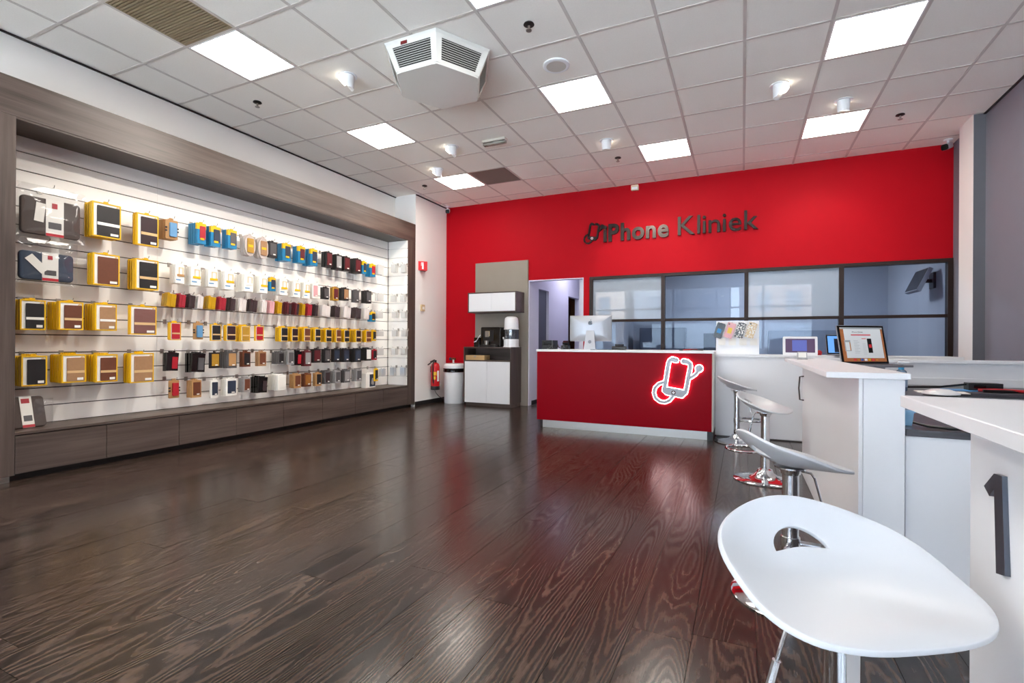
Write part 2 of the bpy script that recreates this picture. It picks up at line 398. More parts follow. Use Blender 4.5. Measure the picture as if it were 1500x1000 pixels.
mb = MB(); mb.box(XC - 0.95, 9.4, 0, XC - 0.85, 12.6, 2.4); mb.box(XC - 0.85, 9.4, 0, XC - 0.1, 9.5, 2.4); mb.box(XC - 0.85, 12.5, 0, XC - 0.1, 12.6, 2.4); mb.box(XC - 0.95, 9.4, 2.4, XC - 0.1, 12.6, 2.5)
struct('wall_store_nook', mb, mat('nook_brown', (128, 74, 36), 0.7))
mb = MB(); mb.box(XC - 0.22, 8.0, 0, XC - 0.2, 8.8, 2.2); mb.box(XC - 0.2, 8.66, 0, XC - 0.1, 8.8, 2.2); mb.box(XC - 0.2, 8.0, 2.01, XC - 0.1, 8.66, 2.2); mb.box(XC - 0.2, 8.0, 0, XC - 0.1, 8.155, 2.01)
struct('wall_door_niche', mb, M_cor)
mb = MB(); mb.box(-3.2615, YB - 0.002, 0, -3.245, YB + 0.102, 2.101); mb.box(-3.245, YB - 0.001, 2.085, -2.31, YB + 0.102, 2.1005); mb.box(-2.325, YB + 0.001, 0, -2.3095, YB + 0.102, 2.085)
struct('trim_4', mb, M_cor)
t = thing('storage_shelf', 'brown wooden storage shelf inside the corridor doorway', 'shelf', (XC - 0.45, 10.18, 0))
for z in (0.45, 0.95, 1.45, 1.75): B(-0.18, -0.35, z, 0.18, 0.35, z + 0.03).build('shelf_board', mat('shelf_brown', (120, 72, 40), 0.6), t)
for y in (-0.35, 0.33): B(-0.18, y, 0, 0.18, y + 0.02, 1.8).build('side_panel', _M['shelf_brown'], t)
t = thing('corridor_fill_light', 'added unseen ceiling light brightening the corridor behind the doorway', 'ceiling light', (-2.8, 9.4, 2.75))  # added fill light for the corridor, its position invented
B(-0.3, -0.3, -0.03, 0.3, 0.3, 0).build('frame', M_plast, t); B(-0.28, -0.28, -0.036, 0.28, 0.28, -0.03).build('diffuser', emat('corridor_fill_glow', (236, 236, 255), 9.0), t)
# ---- shop front behind the viewer, street outside
mb = MB(); mb.box(XL - 0.2, YF - 0.2, -0.1, XR + 0.2, YF, 0.12); mb.box(XL - 0.2, YF - 0.2, 2.95, XR + 0.2, YF, TOP)
mb.box(XL - 0.2, YF - 0.2, 0.12, XL + 0.3, YF, 2.95); mb.box(XR - 0.3, YF - 0.2, 0.12, XR + 0.2, YF, 2.95)
struct('wall_front', mb, M_white)
w2 = tag(bpy.data.objects.new('window_2', None), kind='structure'); COL.objects.link(w2)
xs = [XL + 0.3 + i * (XR - XL - 0.6) / 5 for i in range(6)]
for x in xs: B(x - 0.035, YF - 0.14, 0.12, x + 0.035, YF - 0.06, 2.95).build('mullion', M_frame, w2)
for i in range(5):
    B(xs[i] + 0.035, YF - 0.12, 2.25, xs[i + 1] - 0.035, YF - 0.08, 2.31).build('transom', M_frame, w2)
    B(xs[i] + 0.035, YF - 0.103, 0.12, xs[i + 1] - 0.035, YF - 0.097, 2.25).build('pane', glass('front_glass', (245, 248, 250), 0.0) if i == 0 else _M['front_glass'], w2)
    B(xs[i] + 0.035, YF - 0.103, 2.31, xs[i + 1] - 0.035, YF - 0.097, 2.95).build('pane', _M['front_glass'], w2)
struct('street', B(-40, -40, -0.2, 40, YF - 0.2, -0.1), mat('paving', (240, 237, 232), 0.8, var=0.05, vscale=1.5))
hr = random.Random(3)
for i in range(6):
    wd = 6.0; x = -20 + i * 6.6; ht = 6.5 + hr.random() * 3
    t = thing('town_house', '%s gabled town house across the street, %s in the row' % (('brown', 'sand coloured', 'slate grey')[i % 3], ('first', 'second', 'third', 'fourth', 'fifth', 'sixth')[i]), 'building', (x, -19, -0.1), group='houses across the street')
    c = ((120, 104, 96), (150, 132, 118), (104, 108, 116))[i % 3]
    B(0, -6, 0, wd, 0, ht).build('wall', mat('facade_%d' % (i % 3), c, 0.8, var=0.1), t)
    MB().prism([(-0.1, 0.1, ht), (wd + 0.1, 0.1, ht), (wd / 2, 0.1, ht + 3)], [(-0.1, -6, ht), (wd + 0.1, -6, ht), (wd / 2, -6, ht + 3)]).build('roof', mat('roof_slate', (70, 70, 76), 0.7), t)
    for fz in (3.2, 5.0):
        for fx in (1.0, 2.6, 4.2): B(fx, 0, fz, fx + 0.8, 0.05, fz + 1.2).build('window', mat('house_window', (60, 70, 84), 0.1), t)
    B(0.6, 0, 0.3, wd - 0.6, 0.06, 2.5).build('shop_window', mat('shop_glazing', (196, 206, 214), 0.2), t)

# ================================================================== suspended ceiling
cl = struct('ceiling', B(XL, YF, ZC + 0.05, XR, YB, TOP), M_white)
I0, I1, J0, J1 = -10, 2, -12, 5
LIGHTS = [(-8, -3), (-8, 0), (-8, 3), (-4, -3), (-4, 0), (-3, 3), (0, 0), (0, 3), (-8, -6), (-4, -6), (-8, -9), (-4, -9)]
VENTS = [(-8, -4), (-7, 3)]
_tm = {}
def tile_mesh(w, l):
    kk = (round(w, 3), round(l, 3))
    if kk not in _tm: _tm[kk] = B(-w / 2, -l / 2, 0.0, w / 2, l / 2, 0.015).mesh('ceiling_tile', M_ceil)
    return _tm[kk]
for i in range(I0, I1 + 1):
    for j in range(J0, J1 + 1):
        if (i, j) in LIGHTS or (i, j) in VENTS: continue
        xa, xb = max(XL, GX + i * TILE), min(XR, GX + (i + 1) * TILE)
        ya, yb = max(YF, GY + j * TILE), min(YB, GY + (j + 1) * TILE)
        if xb - xa < 0.05 or yb - ya < 0.05: continue
        if xb < XJ + 0.05 and ya > 6.76: continue
        o = bpy.data.objects.new('ceiling_tile', tile_mesh(xb - xa - 0.004, yb - ya - 0.004)); COL.objects.link(o)
        o.parent = cl; o.location = ((xa + xb) / 2, (ya + yb) / 2, ZC + 0.004)
for i in range(I0 + 1, I1 + 1):
    x = GX + i * TILE; B(x - 0.012, YF, ZC, x + 0.012, YB, ZC + 0.0035).build('grid_rail', M_rail, cl)
for j in range(J0 + 1, J1 + 1):
    y = GY + j * TILE; B(XL, y - 0.012, ZC + 0.0002, XR, y + 0.012, ZC + 0.0036).build('grid_rail', M_rail, cl)
def cell(i, j): return (GX + i * TILE, GY + j * TILE, ZC)
near = {(-8, -3): 'beside the brown louvred ceiling grille, above the tablet cases', (-8, 0): 'above the middle of the slatwall', (-8, 3): 'beside the grey ceiling grille near the red wall',
        (-4, -3): 'behind the hexagonal heater unit, over the open floor', (-4, 0): 'next to the round ceiling speaker', (-3, 3): 'over the red reception desk', (0, 0): 'over the bar stools',
        (0, 3): 'in front of the red wall, beside a swivel spot', (-8, -6): 'over the near end of the slatwall', (-4, -6): 'over the open floor towards the shop front', (-8, -9): 'by the shop front windows and the left wall', (-4, -9): 'by the middle of the shop front windows'}
for (i, j) in LIGHTS:
    t = thing('ceiling_light', 'square white LED ceiling panel ' + near.get((i, j), 'near the shop front windows'), 'ceiling light', cell(i, j), group='LED ceiling panels')
    mb = MB(); a = 0.024; b = TILE - 0.024
    mb.box(0.012, 0.012, -0.002, TILE - 0.012, a, 0.03); mb.box(0.012, b, -0.002, TILE - 0.012, TILE - 0.012, 0.03)
    mb.box(0.012, a, -0.002, a, b, 0.03); mb.box(b, a, -0.002, TILE - 0.012, b, 0.03)
    mb.build('frame', M_plast, t)
    B(a, a, 0.001, b, b, 0.006).build('diffuser', M_panel, t)
for n_, (i, j) in enumerate(VENTS):
    t = thing('ceiling_grille', ('brown louvred air grille in the ceiling above the tablet cases', 'grey fine louvred air grille in the ceiling near the red wall')[n_], 'air grille', cell(i, j))
    gm = mat('grille_%d' % n_, ((150, 132, 104), (128, 116, 108))[n_], 0.5)
    B(0.012, 0.012, 0.02, TILE - 0.012, TILE - 0.012, 0.03).build('backing', mat('grille_back', (70, 60, 50), 0.7), t)
    mb = MB(); mb.box(0.012, 0.012, 0, 0.588, 0.024, 0.02); mb.box(0.012, 0.576, 0, 0.588, 0.588, 0.02); mb.box(0.012, 0.024, 0, 0.024, 0.576, 0.02); mb.box(0.576, 0.024, 0, 0.588, 0.576, 0.02)
    mb.build('frame', gm, t)
    for q in range(24): 
        y = 0.03 + q * 0.023; B(0.024, y, 0.001, 0.576, y + 0.014, 0.018).build('slat', gm, t)
# ---- hexagonal fan heater
HCX, HCY, HH = -2.416, 3.677, 0.215
t = thing('ceiling_heater', 'white hexagonal ceiling fan heater with louvred grilles', 'heater', (HCX, HCY, ZC))
hexp = lambda r, z, a0=0.0: [Vector((r * math.cos(PI / 3 * q + a0), r * math.sin(PI / 3 * q + a0), z)) for q in range(6)]
M_heat = mat('heater_white', (222, 220, 214), 0.25, coat=0.3)
MB().prism(hexp(0.470, -0.03), hexp(0.500, 0.0)).build('ceiling_collar', M_heat, t)
RT, RB = 0.485, 0.395
def rnd_hex(r, z, cut=0.05):
    out = []
    for q in range(6):
        a = Vector((r * math.cos(PI / 3 * q), r * math.sin(PI / 3 * q), z)); p_ = Vector((r * math.cos(PI / 3 * (q - 1)), r * math.sin(PI / 3 * (q - 1)), z)); n_ = Vector((r * math.cos(PI / 3 * (q + 1)), r * math.sin(PI / 3 * (q + 1)), z))
        out += [a + (p_ - a).normalized() * cut, a * 0.985 + (p_ + n_ - 2 * a) * 0.0, a + (n_ - a).normalized() * cut]
    return [Vector((v.x, v.y, z)) for v in out]
MB().prism(rnd_hex(RB - 0.012, -HH + 0.004), rnd_hex(RT - 0.012, -0.02)).build('core', mat('heater_inside', (40, 38, 36), 0.7), t)
def lerp3(a, b, f): return a + (b - a) * f
Tp, Bp = hexp(RT, -0.02), hexp(RB, -HH + 0.012)
for q in range(6):
    a0, a1, b0, b1 = Tp[q], Tp[(q + 1) % 6], Bp[q], Bp[(q + 1) % 6]
    nrm = (a1 - a0).cross(b0 - a0).normalized()
    if nrm.dot((a0 + a1) / 2) < 0: nrm = -nrm
    P = lambda s_, h_: lerp3(lerp3(a0, a1, s_), lerp3(b0, b1, s_), h_)
    mb = MB()
    for (s0, s1, h0, h1) in ((0, 1, 0, 0.13), (0, 1, 0.88, 1), (0, 0.11, 0.13, 0.88), (0.89, 1, 0.13, 0.88)):
        qd = [P(s0, h0), P(s1, h0), P(s1, h1), P(s0, h1)]
        mb.prism(qd, [v - nrm * 0.02 for v in qd])
    g = mb.build('grille_frame', M_heat, t)
    for r_ in range(9):
        h = 0.17 + r_ * 0.079
        A = [P(0.11, h), P(0.89, h), P(0.89, h + 0.018), P(0.11, h + 0.018)]
        A = [A[0] - nrm * 0.016, A[1] - nrm * 0.016, A[2] - nrm * 0.001, A[3] - nrm * 0.001]
        MB().prism(A, [v + Vector((0, 0, 0.0035)) for v in A]).build('louvre', M_steel if False else M_heat, g)
MB().prism(rnd_hex(RB, -HH + 0.012), rnd_hex(RB - 0.004, -HH)).build('bottom_plate', M_heat, t)
v = (Tp[4] + Tp[5]) / 2; MB().box(-0.03, -0.004, -0.012, 0.03, 0.002, 0.012, Matrix.Translation(v + Vector((0.1 - 0.16, -0.002, -0.012)))).build('badge', mat('badge_dark', (120, 30, 30), 0.4), t)
# ---- swivel spots, sprinklers, speaker, emergency light
def spot(i, j, aim, lab, pw=1.0, cone=1.0):
    x, y, z = GX + i * TILE, GY + j * TILE, ZC
    t = thing('ceiling_spot', lab, 'spotlight', (x, y, z), group='white swivel ceiling spots')
    mb = MB()
    prof = [(0.072, 0.0), (0.082, -0.004), (0.082, 0.002), (0.066, 0.004)]
    mb.lathe(prof, n=24); mb.build('ceiling_ring', M_plast, t, smooth=True)
    d = (Vector(aim) - Vector((x, y, z - 0.05))).normalized()
    az = math.atan2(d.y, d.x); R_ = Matrix.Rotation(az, 4, 'Z')
    # barrel hangs down, its mouth cut open towards the aim
    k = 20; ring0, ring1 = [], []
    mb = MB(); n0 = len(mb.v); rows = 6
    for r_ in range(rows + 1):
        f = r_ / rows
        for q in range(k):
            a = 2 * PI * q / k; rad = 0.058 * (1 - 0.10 * f * f); cx = math.cos(a)
            zl = -0.115 + 0.088 * max(0.0, (cx + 0.25) / 1.25)
            mb.v.append(R_ @ Vector((rad * math.cos(a), rad * math.sin(a), 0.0 + zl * f)))
    for r_ in range(rows):
        for q in range(k):
            q2 = (q + 1) % k; mb.f.append([r_ * k + q, r_ * k + q2, (r_ + 1) * k + q2, (r_ + 1) * k + q])
    mb.f.append([rows * k + q for q in range(k)]); mb.f.append([q for q in range(k)][::-1])
    mb.build('lamp_barrel', M_plast, t, smooth=True)
    c0 = R_ @ Vector((0.052, 0, -0.052)); nn = R_ @ Vector((0.70, 0, -0.72))
    MB().cyl(c0 - nn * 0.004, c0 + nn * 0.006, 0.036, n=18).build('lens', emat('spot_lens', (255, 244, 222), 10.0), t)
    ld = bpy.data.lights.new('spot_lamp', 'SPOT'); ld.energy = SPOT_W * pw; ld.spot_size = cone; ld.spot_blend = 0.7 if cone < 1.2 else 1.0; ld.color = (1.0, 0.93, 0.83); ld.shadow_soft_size = 0.03
    lo = bpy.data.objects.new('spot_lamp', ld); COL.objects.link(lo); lo.parent = t
    lo.location = c0 + nn * 0.02; lo.rotation_euler = d.to_track_quat('-Z', 'Y').to_euler()
spot(-6.5, -1.5, (-5.3, 2.7, 0.45), 'white swivel ceiling spot between the LED panel and the hexagonal heater', 2.1, 1.8)
spot(-6.5, 1.5, (-5.3, 4.9, 0.45), 'white swivel ceiling spot beside the emergency light, aimed at the slatwall', 2.1, 1.8)
spot(-7.5, 2.5, (-5.2, 5.9, 1.6), 'white swivel ceiling spot right behind the LED panel near the red wall', 1.0, 1.6)
spot(-3.5, 2.5, (-1.3, 7.7, 2.05), 'white swivel ceiling spot in front of the wall lettering, over the reception desk')
spot(-0.5, 1.5, (2.3, 4.9, 2.2), 'white swivel ceiling spot lighting the tiles, beside the panel over the stools', 0.3)
spot(0.5, 2.5, (0.9, 7.7, 2.1), 'white swivel ceiling spot before the panel by the grey wall', 0.55)
for i, j, lab in ((-3.5, -1.5, 'black sprinkler head beside the hexagonal heater'), (-8.5, -1.5, 'black sprinkler head over the slatwall fascia'), (-8.5, 3.4, 'black sprinkler head in the white wall corner'),
                  (-3.5, 3.5, 'black sprinkler head beside the panel over the reception desk'), (1.5, 3.5, 'black sprinkler head near the grey wall')):
    t = thing('sprinkler', lab, 'sprinkler', (GX + i * TILE, GY + j * TILE, ZC), group='ceiling sprinklers')
    MB().lathe([(0.038, 0.004), (0.042, -0.004), (0.02, -0.01), (0.012, -0.012)], n=20).build('escutcheon', M_dark, t, smooth=True)
    MB().cyl((0, 0, -0.012), (0, 0, -0.045), 0.009, n=10).cyl((0, 0, -0.045), (0, 0, -0.05), 0.022, n=14).build('nozzle', M_steel, t)
t = thing('ceiling_speaker', 'round white flush ceiling speaker with fine mesh', 'speaker', (GX - 3.5 * TILE, GY - 0.47 * TILE, ZC))
MB().lathe([(0.115, 0.004), (0.118, -0.006), (0.108, -0.012), (0.1, -0.012)], n=40).build('rim', M_plast, t, smooth=True)
MB().lathe([(0.1, -0.011), (0.06, -0.014), (0.001, -0.015)], n=40).build('mesh_cover', mat('speaker_mesh', (198, 192, 184), 0.7, bump=0.8, bscale=900), t, smooth=True)
t = thing('emergency_light', 'slim clear emergency light bar fixed under a ceiling tile', 'emergency light', (GX - 5.53 * TILE, GY + 1.55 * TILE, ZC))
MB().box(-0.15, -0.04, -0.02, 0.15, 0.04, 0.004).build('base', mat('em_base', (206, 200, 190), 0.5), t)
MB().rbox(-0.145, -0.032, -0.055, 0.145, 0.032, -0.02, 0.014, 'x').build('lens_cover', glass('em_clear', (235, 232, 226), 0.08, 0.1, film=0.35, filmrgb=(220, 214, 204)), t)
MB().cyl((-0.12, 0, -0.036), (0.12, 0, -0.036), 0.008, n=10).build('tube', M_plast, t)
for s_ in (-1, 1): B(s_ * 0.125 - 0.006, -0.028, -0.05, s_ * 0.125 + 0.006, 0.028, -0.02).build('tube_holder', mat('em_dark', (120, 108, 98), 0.5), t)
# ---- small things at the ceiling edge
def cctv(p, rz, lab):
    t = thing('security_camera', lab, 'camera', p, rz)
    MB().lathe([(0.045, 0.0), (0.045, -0.012), (0.02, -0.02)], n=16).build('mount', M_plast, t, smooth=True)
    mb = MB(); mb.cyl((0, 0, -0.01), (0, 0, -0.06), 0.012, n=10); mb.build('arm', M_plast, t)
    Mx = Matrix.Translation((0, -0.03, -0.085)) @ Matrix.Rotation(0.35, 4, 'X')
    MB().rbox(-0.035, -0.09, -0.035, 0.035, 0.08, 0.035, 0.02, 'y', M=Mx).build('housing', M_plast, t)
    mb = MB(); mb.rbox(-0.034, -0.098, -0.034, 0.034, -0.09, 0.034, 0.02, 'y', M=Mx); mb.build('lens_face', M_gblack, t)
cctv((2.20, 7.52, ZC), -0.55, 'white bullet security camera in the corner by the grey column')
cctv((XJ + 0.09, 7.60, ZC), 0.5, 'small dark security camera in the corner by the white wall')
t = thing('motion_sensor', 'small cream motion sensor high on the red wall', 'sensor', (-1.50, YB, 3.43))
MB().rbox(-0.055, -0.045, -0.045, 0.055, 0, 0.035, 0.01, 'y').build('housing', mat('cream_plastic', (222, 206, 178), 0.4), t)
B(-0.04, -0.05, -0.03, 0.04, -0.045, 0.0).build('lens', M_plast, t)
# ================================================================== slatwall display unit
XF, XS = -4.88, -5.268           # front of the brown frame, face of the slats
du = thing('display_wall', 'long brown framed slatwall display with white slats and drawer plinth', 'display wall', (-5.09, 4.2, 0))
bevel(B(XL + 0.005, 1.58, 2.70, XF, 6.755, 2.985).build('fascia', M_lamy, du, w=True), 0.002, 1)
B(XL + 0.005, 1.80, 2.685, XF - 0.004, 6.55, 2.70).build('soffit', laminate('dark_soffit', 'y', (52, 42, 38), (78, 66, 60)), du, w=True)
for y0, y1 in ((1.58, 1.80), (6.555, 6.755)):
    mb = B(XL + 0.005 if y0 < 2 else XS - 0.012, y0, 0.045, XF - 0.001, y1, 2.70); bevel(mb.build('post', M_lamz, du, w=True), 0.002, 1)
B(XL + 0.002, 1.80, 0.36, XL + 0.018, 6.56, 2.69).build('backing_board', M_groove, du, w=True)
ZG = [2.69] + [2.562 - i * 0.1468 for i in range(15)] + [0.362]
YS = [1.80, 3.0, 4.19, 5.386, 6.555]
for zi in range(16):
    for yi in range(4):
        B(XL + 0.018, YS[yi] + 0.0008, ZG[zi + 1] + 0.0045, XS, YS[yi + 1] - 0.0008, ZG[zi] - 0.0045).build('slat', M_slat, du, w=True)
# return end: slats on the inner face of the far post
B(XS, 6.553, 0.362, XF - 0.02, 6.5545, 2.69).build('return_backing', M_groovew, du, w=True)
for zi in range(16):
    B(XS + 0.010, 6.538, ZG[zi + 1] + 0.0045, XF - 0.006, 6.553, ZG[zi] - 0.0045).build('slat', M_slat, du, w=True)
B(XS, 6.536, 0.362, XS + 0.010, 6.5545, 2.69).build('corner_profile', mat('corner_grey', (62, 56, 52), 0.5), du, w=True)
B(XL + 0.005, 1.80, 0.343, XF + 0.002, 6.555, 0.362).build('bench_top', M_lamy, du, w=True)
B(XL + 0.005, 1.80, 0.05, XF - 0.02, 6.555, 0.343).build('plinth_body', M_dark, du, w=True)
B(XL + 0.005, 1.62, 0.0, XF - 0.055, 6.72, 0.05).build('kick_board', M_dark, du, w=True)
yd = [1.80, 2.386, 2.983, 3.58, 4.176, 4.775, 5.37, 5.965, 6.555]
for i in range(8):
    B(XF - 0.02, yd[i] + 0.0022, 0.055, XF, yd[i + 1] - 0.0022, 0.334).build('drawer_front', M_lamy, du, w=True)
B(XF - 0.06, 1.60, 0.0, XF - 0.012, 1.775, 0.046).build('foot', M_steel, du, w=True)

# ================================================================== reception desk
M_rdesk = mat('red_desk_gloss', (140, 6, 22), 0.35, var=0.05, vscale=1.3, spec=0.06)
rd = thing('reception_desk', 'glossy red reception desk with white top and metal plinth', 'desk', (-1.30, 6.15, 0))
bevel(B(-2.327, 5.775, 0.098, -0.297, 5.80, 0.944).build('front_panel', M_rdesk, rd, w=True), 0.002, 1)
B(-2.327, 5.80, 0.098, -0.283, 6.50, 0.944).build('carcass', M_lamw, rd, w=True)
B(-0.297, 5.776, 0.098, -0.283, 5.80, 0.944).build('edge_strip', mat('edge_strip', (190, 178, 170), 0.5), rd, w=True)
bevel(B(-2.335, 5.765, 0.944, -0.278, 6.52, 0.970).build('desk_top', M_lamw, rd, w=True), 0.002, 1)
B(-2.268, 5.83, 0.0, -0.345, 5.845, 0.098).build('kick_plate', M_steel, rd, w=True)
B(-2.31, 5.86, 0.0, -2.268, 6.48, 0.098).build('foot', M_dark, rd, w=True); B(-0.345, 5.80, 0.0, -0.288, 6.48, 0.098).build('foot', M_black, rd, w=True)

# ---- phone and stethoscope emblem: strokes in a unit frame, x right, y up
EM = {'left': [(1128, 148), (1098, 139), (1078, 148), (1068, 172), (1056, 250), (1041, 345), (1033, 385)],
      'right': [(1186, 155), (1214, 160), (1236, 174), (1240, 198), (1226, 270), (1210, 360), (1201, 402)],
      'loop': [(1034, 318), (992, 332), (962, 362), (953, 402), (966, 444), (1000, 470), (1040, 477), (1076, 462), (1100, 432)],
      'branch': [(1222, 290), (1252, 278), (1280, 258), (1296, 236)]}
BLOCK = [(1030, 352), (1205, 384), (1200, 418), (1180, 440), (1160, 440), (1048, 416), (1026, 398)]
_EPS = 0.0
def strip(mb, pts, wd, y0, y1, f):
    """flat ribbon with round joints: pts in emblem units, f maps to (x, z)"""
    global _EPS
    for a, b in zip(pts, pts[1:]):
        _EPS += 0.00004; y0 -= 0.00004
        A, Bq = Vector(f(a)), Vector(f(b)); d = (Bq - A)
        if d.length < 1e-5: continue
        n = Vector((-d.y, d.x)).normalized() * wd
        q = [A + n, A - n, Bq - n, Bq + n]
        mb.prism([(p.x, y0, p.y) for p in q], [(p.x, y1, p.y) for p in q])
    for a in pts:
        y0 -= 0.00004; disc(mb, f(a), wd, y0, y1, 12)
def disc(mb, c, r, y0, y1, n=20):
    q = [(c[0] + r * math.cos(2 * PI * i / n), c[1] + r * math.sin(2 * PI * i / n)) for i in range(n)]
    mb.prism([(x, y0, z) for x, z in q], [(x, y1, z) for x, z in q])
def poly(mb, pts, y0, y1):
    mb.prism([(x, y0, z) for x, z in pts], [(x, y1, z) for x, z in pts])
def grow(pts, g):
    cx = sum(p[0] for p in pts) / len(pts); cz = sum(p[1] for p in pts) / len(pts)
    return [(p[0] + math.copysign(g, p[0] - cx), p[1] + math.copysign(g, p[1] - cz)) for p in pts]
def emblem_mesh(f, wd, y0, y1, head=True, g=0.0):
    mb = MB()
    for i_, k_ in enumerate(('left', 'right', 'loop', 'branch')): strip(mb, EM[k_], wd * (0.8 if k_ in ('branch', 'loop') else 1.0) + g, y0 + 0.0009 * i_, y1, f)
    for i_, k_ in enumerate(('left', 'right')): strip(mb, EM[k_][:2], wd * 1.3 + g, y0 - 0.0009 - 0.0002 * i_, y1, f)
    poly(mb, grow([f(p) for p in BLOCK], g), y0 - 0.0016, y1)
    if head: disc(mb, f((1308, 212)), wd * 1.95 + g, y0 + 0.0018, y1)
    return mb
fd = lambda p: (lambda q: (q.x, q.z))(on_y(780 + p[0] / 5.357, 500 + p[1] / 5.357, 5.76))
em = thing('illuminated_emblem', 'glowing phone and stethoscope emblem on the red desk front', 'sign', (-0.68, 5.775, 0.62))
emblem_mesh(fd, 0.020, 5.756, 5.762, g=0.0055).build('glow_rim', emat('emblem_glow', (255, 225, 225), 9.0), em, w=True)
mb = emblem_mesh(fd, 0.020, 5.742, 5.756); disc(mb, fd((1308, 212)), 0.012, 5.738, 5.75); mb.build('grey_face', mat('emblem_grey', (176, 182, 192), 0.4), em, w=True)
mb = MB(); c = fd((1108, 400)); disc(mb, c, 0.024, 5.7380, 5.742, 28); bd = mb.build('badge', mat('badge_maroon', (70, 16, 22), 0.4), em, w=True)
mb = MB(); r_ = 0.2; 
for a_, b_ in ((0.016, 0.006), (0.006, 0.016)): mb.box(c[0] - a_, 5.7365 - a_ * 0.01, c[1] - b_, c[0] + a_, 5.7380, c[1] + b_)
o = mb.build('cross', M_plast, em, w=True)

# ================================================================== lettering on the red wall
def letter_mesh(ch, bold, m):
    cu = bpy.data.curves.new('letter', 'FONT'); cu.body = ch; cu.size = 1.0; cu.extrude = 0.03; cu.offset = bold; cu.resolution_u = 4
    o = bpy.data.objects.new('letter', cu); COL.objects.link(o)
    dg = bpy.context.evaluated_depsgraph_get(); dg.update()
    me = bpy.data.meshes.new_from_object(o.evaluated_get(dg)); bpy.data.objects.remove(o); bpy.data.curves.remove(cu)
    me.materials.clear(); me.materials.append(m)
    return me
M_let = mat('dark_metal_letter', (62, 56, 54), 0.28, 0.9)
sg = thing('wall_sign', 'raised dark metal iPhone Kliniek lettering on the red wall', 'sign', (-1.05, YB, 2.64))
def word(txt, x0, x1, zb, cap, bold):
    gap = 0.085 if bold < 0.02 else 0.075
    ms = [letter_mesh(c, bold, M_let) for c in txt]; xs = []
    tot = 0
    for me in ms:
        a = min(v.co.x for v in me.vertices); b = max(v.co.x for v in me.vertices); xs.append((a, b)); tot += b - a
    tot += gap * (len(ms) - 1); sx = (x1 - x0) / tot
    capz = max(v.co.y for v in ms[1].vertices); sz = cap / capz
    x = x0
    for me, (a, b) in zip(ms, xs):
        for v in me.vertices:
            X, Y, Z = v.co; v.co = (x + (X - a) * sx - sg.location.x, -0.022 - Z * 0.55, zb + Y * sz - sg.location.z)
        me.update()
        o = bpy.data.objects.new('letter', me); COL.objects.link(o); o.parent = sg
        x += (b - a + gap) * sx
word('iPhone', -1.985, -1.0, 2.645, 0.262, 0.028)
word('Kliniek', -0.872, 0.192, 2.645, 0.268, 0.004)
k_ = 0.30 / 0.49
fs = lambda p: (-2.305 + (fd(p)[0] + 0.915) * 0.62, 2.625 + (fd(p)[1] - 0.378) * 0.63)
mb = emblem_mesh(fs, 0.0135, YB - 0.035, YB - 0.006); disc(mb, fs((1308, 212)), 0.034, YB - 0.035, YB - 0.006); mb.build('emblem', mat('black_metal', (30, 27, 27), 0.35, 0.6), sg, w=True)
c = fs((1108, 400)); mb = MB(); disc(mb, c, 0.02, YB - 0.0385, YB - 0.035); mb.build('emblem_badge', M_plast, sg, w=True)
mb = MB()
for a_, b_ in ((0.012, 0.004), (0.004, 0.012)): mb.box(c[0] - a_, YB - 0.040 - a_ * 0.02, c[1] - b_, c[0] + a_, YB - 0.0385, c[1] + b_)
mb.build('emblem_cross', mat('cross_red', (190, 20, 30), 0.5), sg, w=True)

# ================================================================== counters on the right
def panel(o, *a, m=None, name='panel', bv=0.0015): return bevel(B(*a).build(name, m or M_lamw, o, w=True), bv, 1)
p1 = thing('partition_counter', 'low white partition counter beside the red reception desk', 'counter', (0.8, 6.3, 0))
panel(p1, -0.28, 6.14, 0.012, 0.62, 6.16, 0.902, name='front_panel'); panel(p1, 0.622, 6.14, 0.012, 1.9, 6.16, 0.902, name='front_panel')
panel(p1, -0.278, 6.12, 0.902, 1.92, 6.52, 0.931, name='counter_top')
B(-0.27, 6.16, 0, 1.9, 6.50, 0.902).build('body', mat('body_grey', (150, 148, 148), 0.6), p1, w=True)
XP = 0.442
ca = thing('service_counter', 'white service counter with overhanging top behind the bar stools', 'counter', (0.52, 3.6, 0))
panel(ca, XP, 2.50, 0.0, XP + 0.015, 4.65, 0.903, name='front_panel')
panel(ca, XP + 0.016, 2.503, 0.0, 0.60, 4.64, 0.903, name='end_panel')
panel(ca, 0.323, 2.475, 0.903, 0.613, 4.77, 0.928, name='counter_top')
a, b = on_x(1177.5, 551, XP), on_x(1177.5, 586, XP)
MB().tube([(XP - 0.0, a.y, a.z), (XP - 0.028, a.y, a.z - 0.004), (XP - 0.034, a.y, (a.z + b.z) / 2), (XP - 0.028, b.y, b.z + 0.004), (XP - 0.0, b.y, b.z)], 0.006, 8).build('handle', mat('dark_handle', (70, 62, 58), 0.35, 0.7), ca, smooth=True, w=True)
cb = thing('numbered_counter', 'white service counter with dark number one on its side', 'counter', (0.6, 0.75, 0))
panel(cb, XP, 0.02, 0.0, XP + 0.015, 1.375, 0.903, name='front_panel')
panel(cb, XP + 0.016, 0.02, 0.0, 0.70, 1.372, 0.903, name='end_panel')
panel(cb, 0.323, 0.0, 0.903, 0.78, 1.385, 0.928, name='counter_top')
one = [(1464, 694), (1476, 698), (1480.8, 845), (1467, 840.5), (1464, 717), (1456.8, 727), (1448.8, 712)]
q = [on_x(u, v, XP) for u, v in one]
MB().prism([(XP - 0.008, p.y, p.z) for p in q], [(XP, p.y, p.z) for p in q]).build('number_one', mat('number_grey', (84, 88, 98), 0.3, 0.7), cb, w=True)
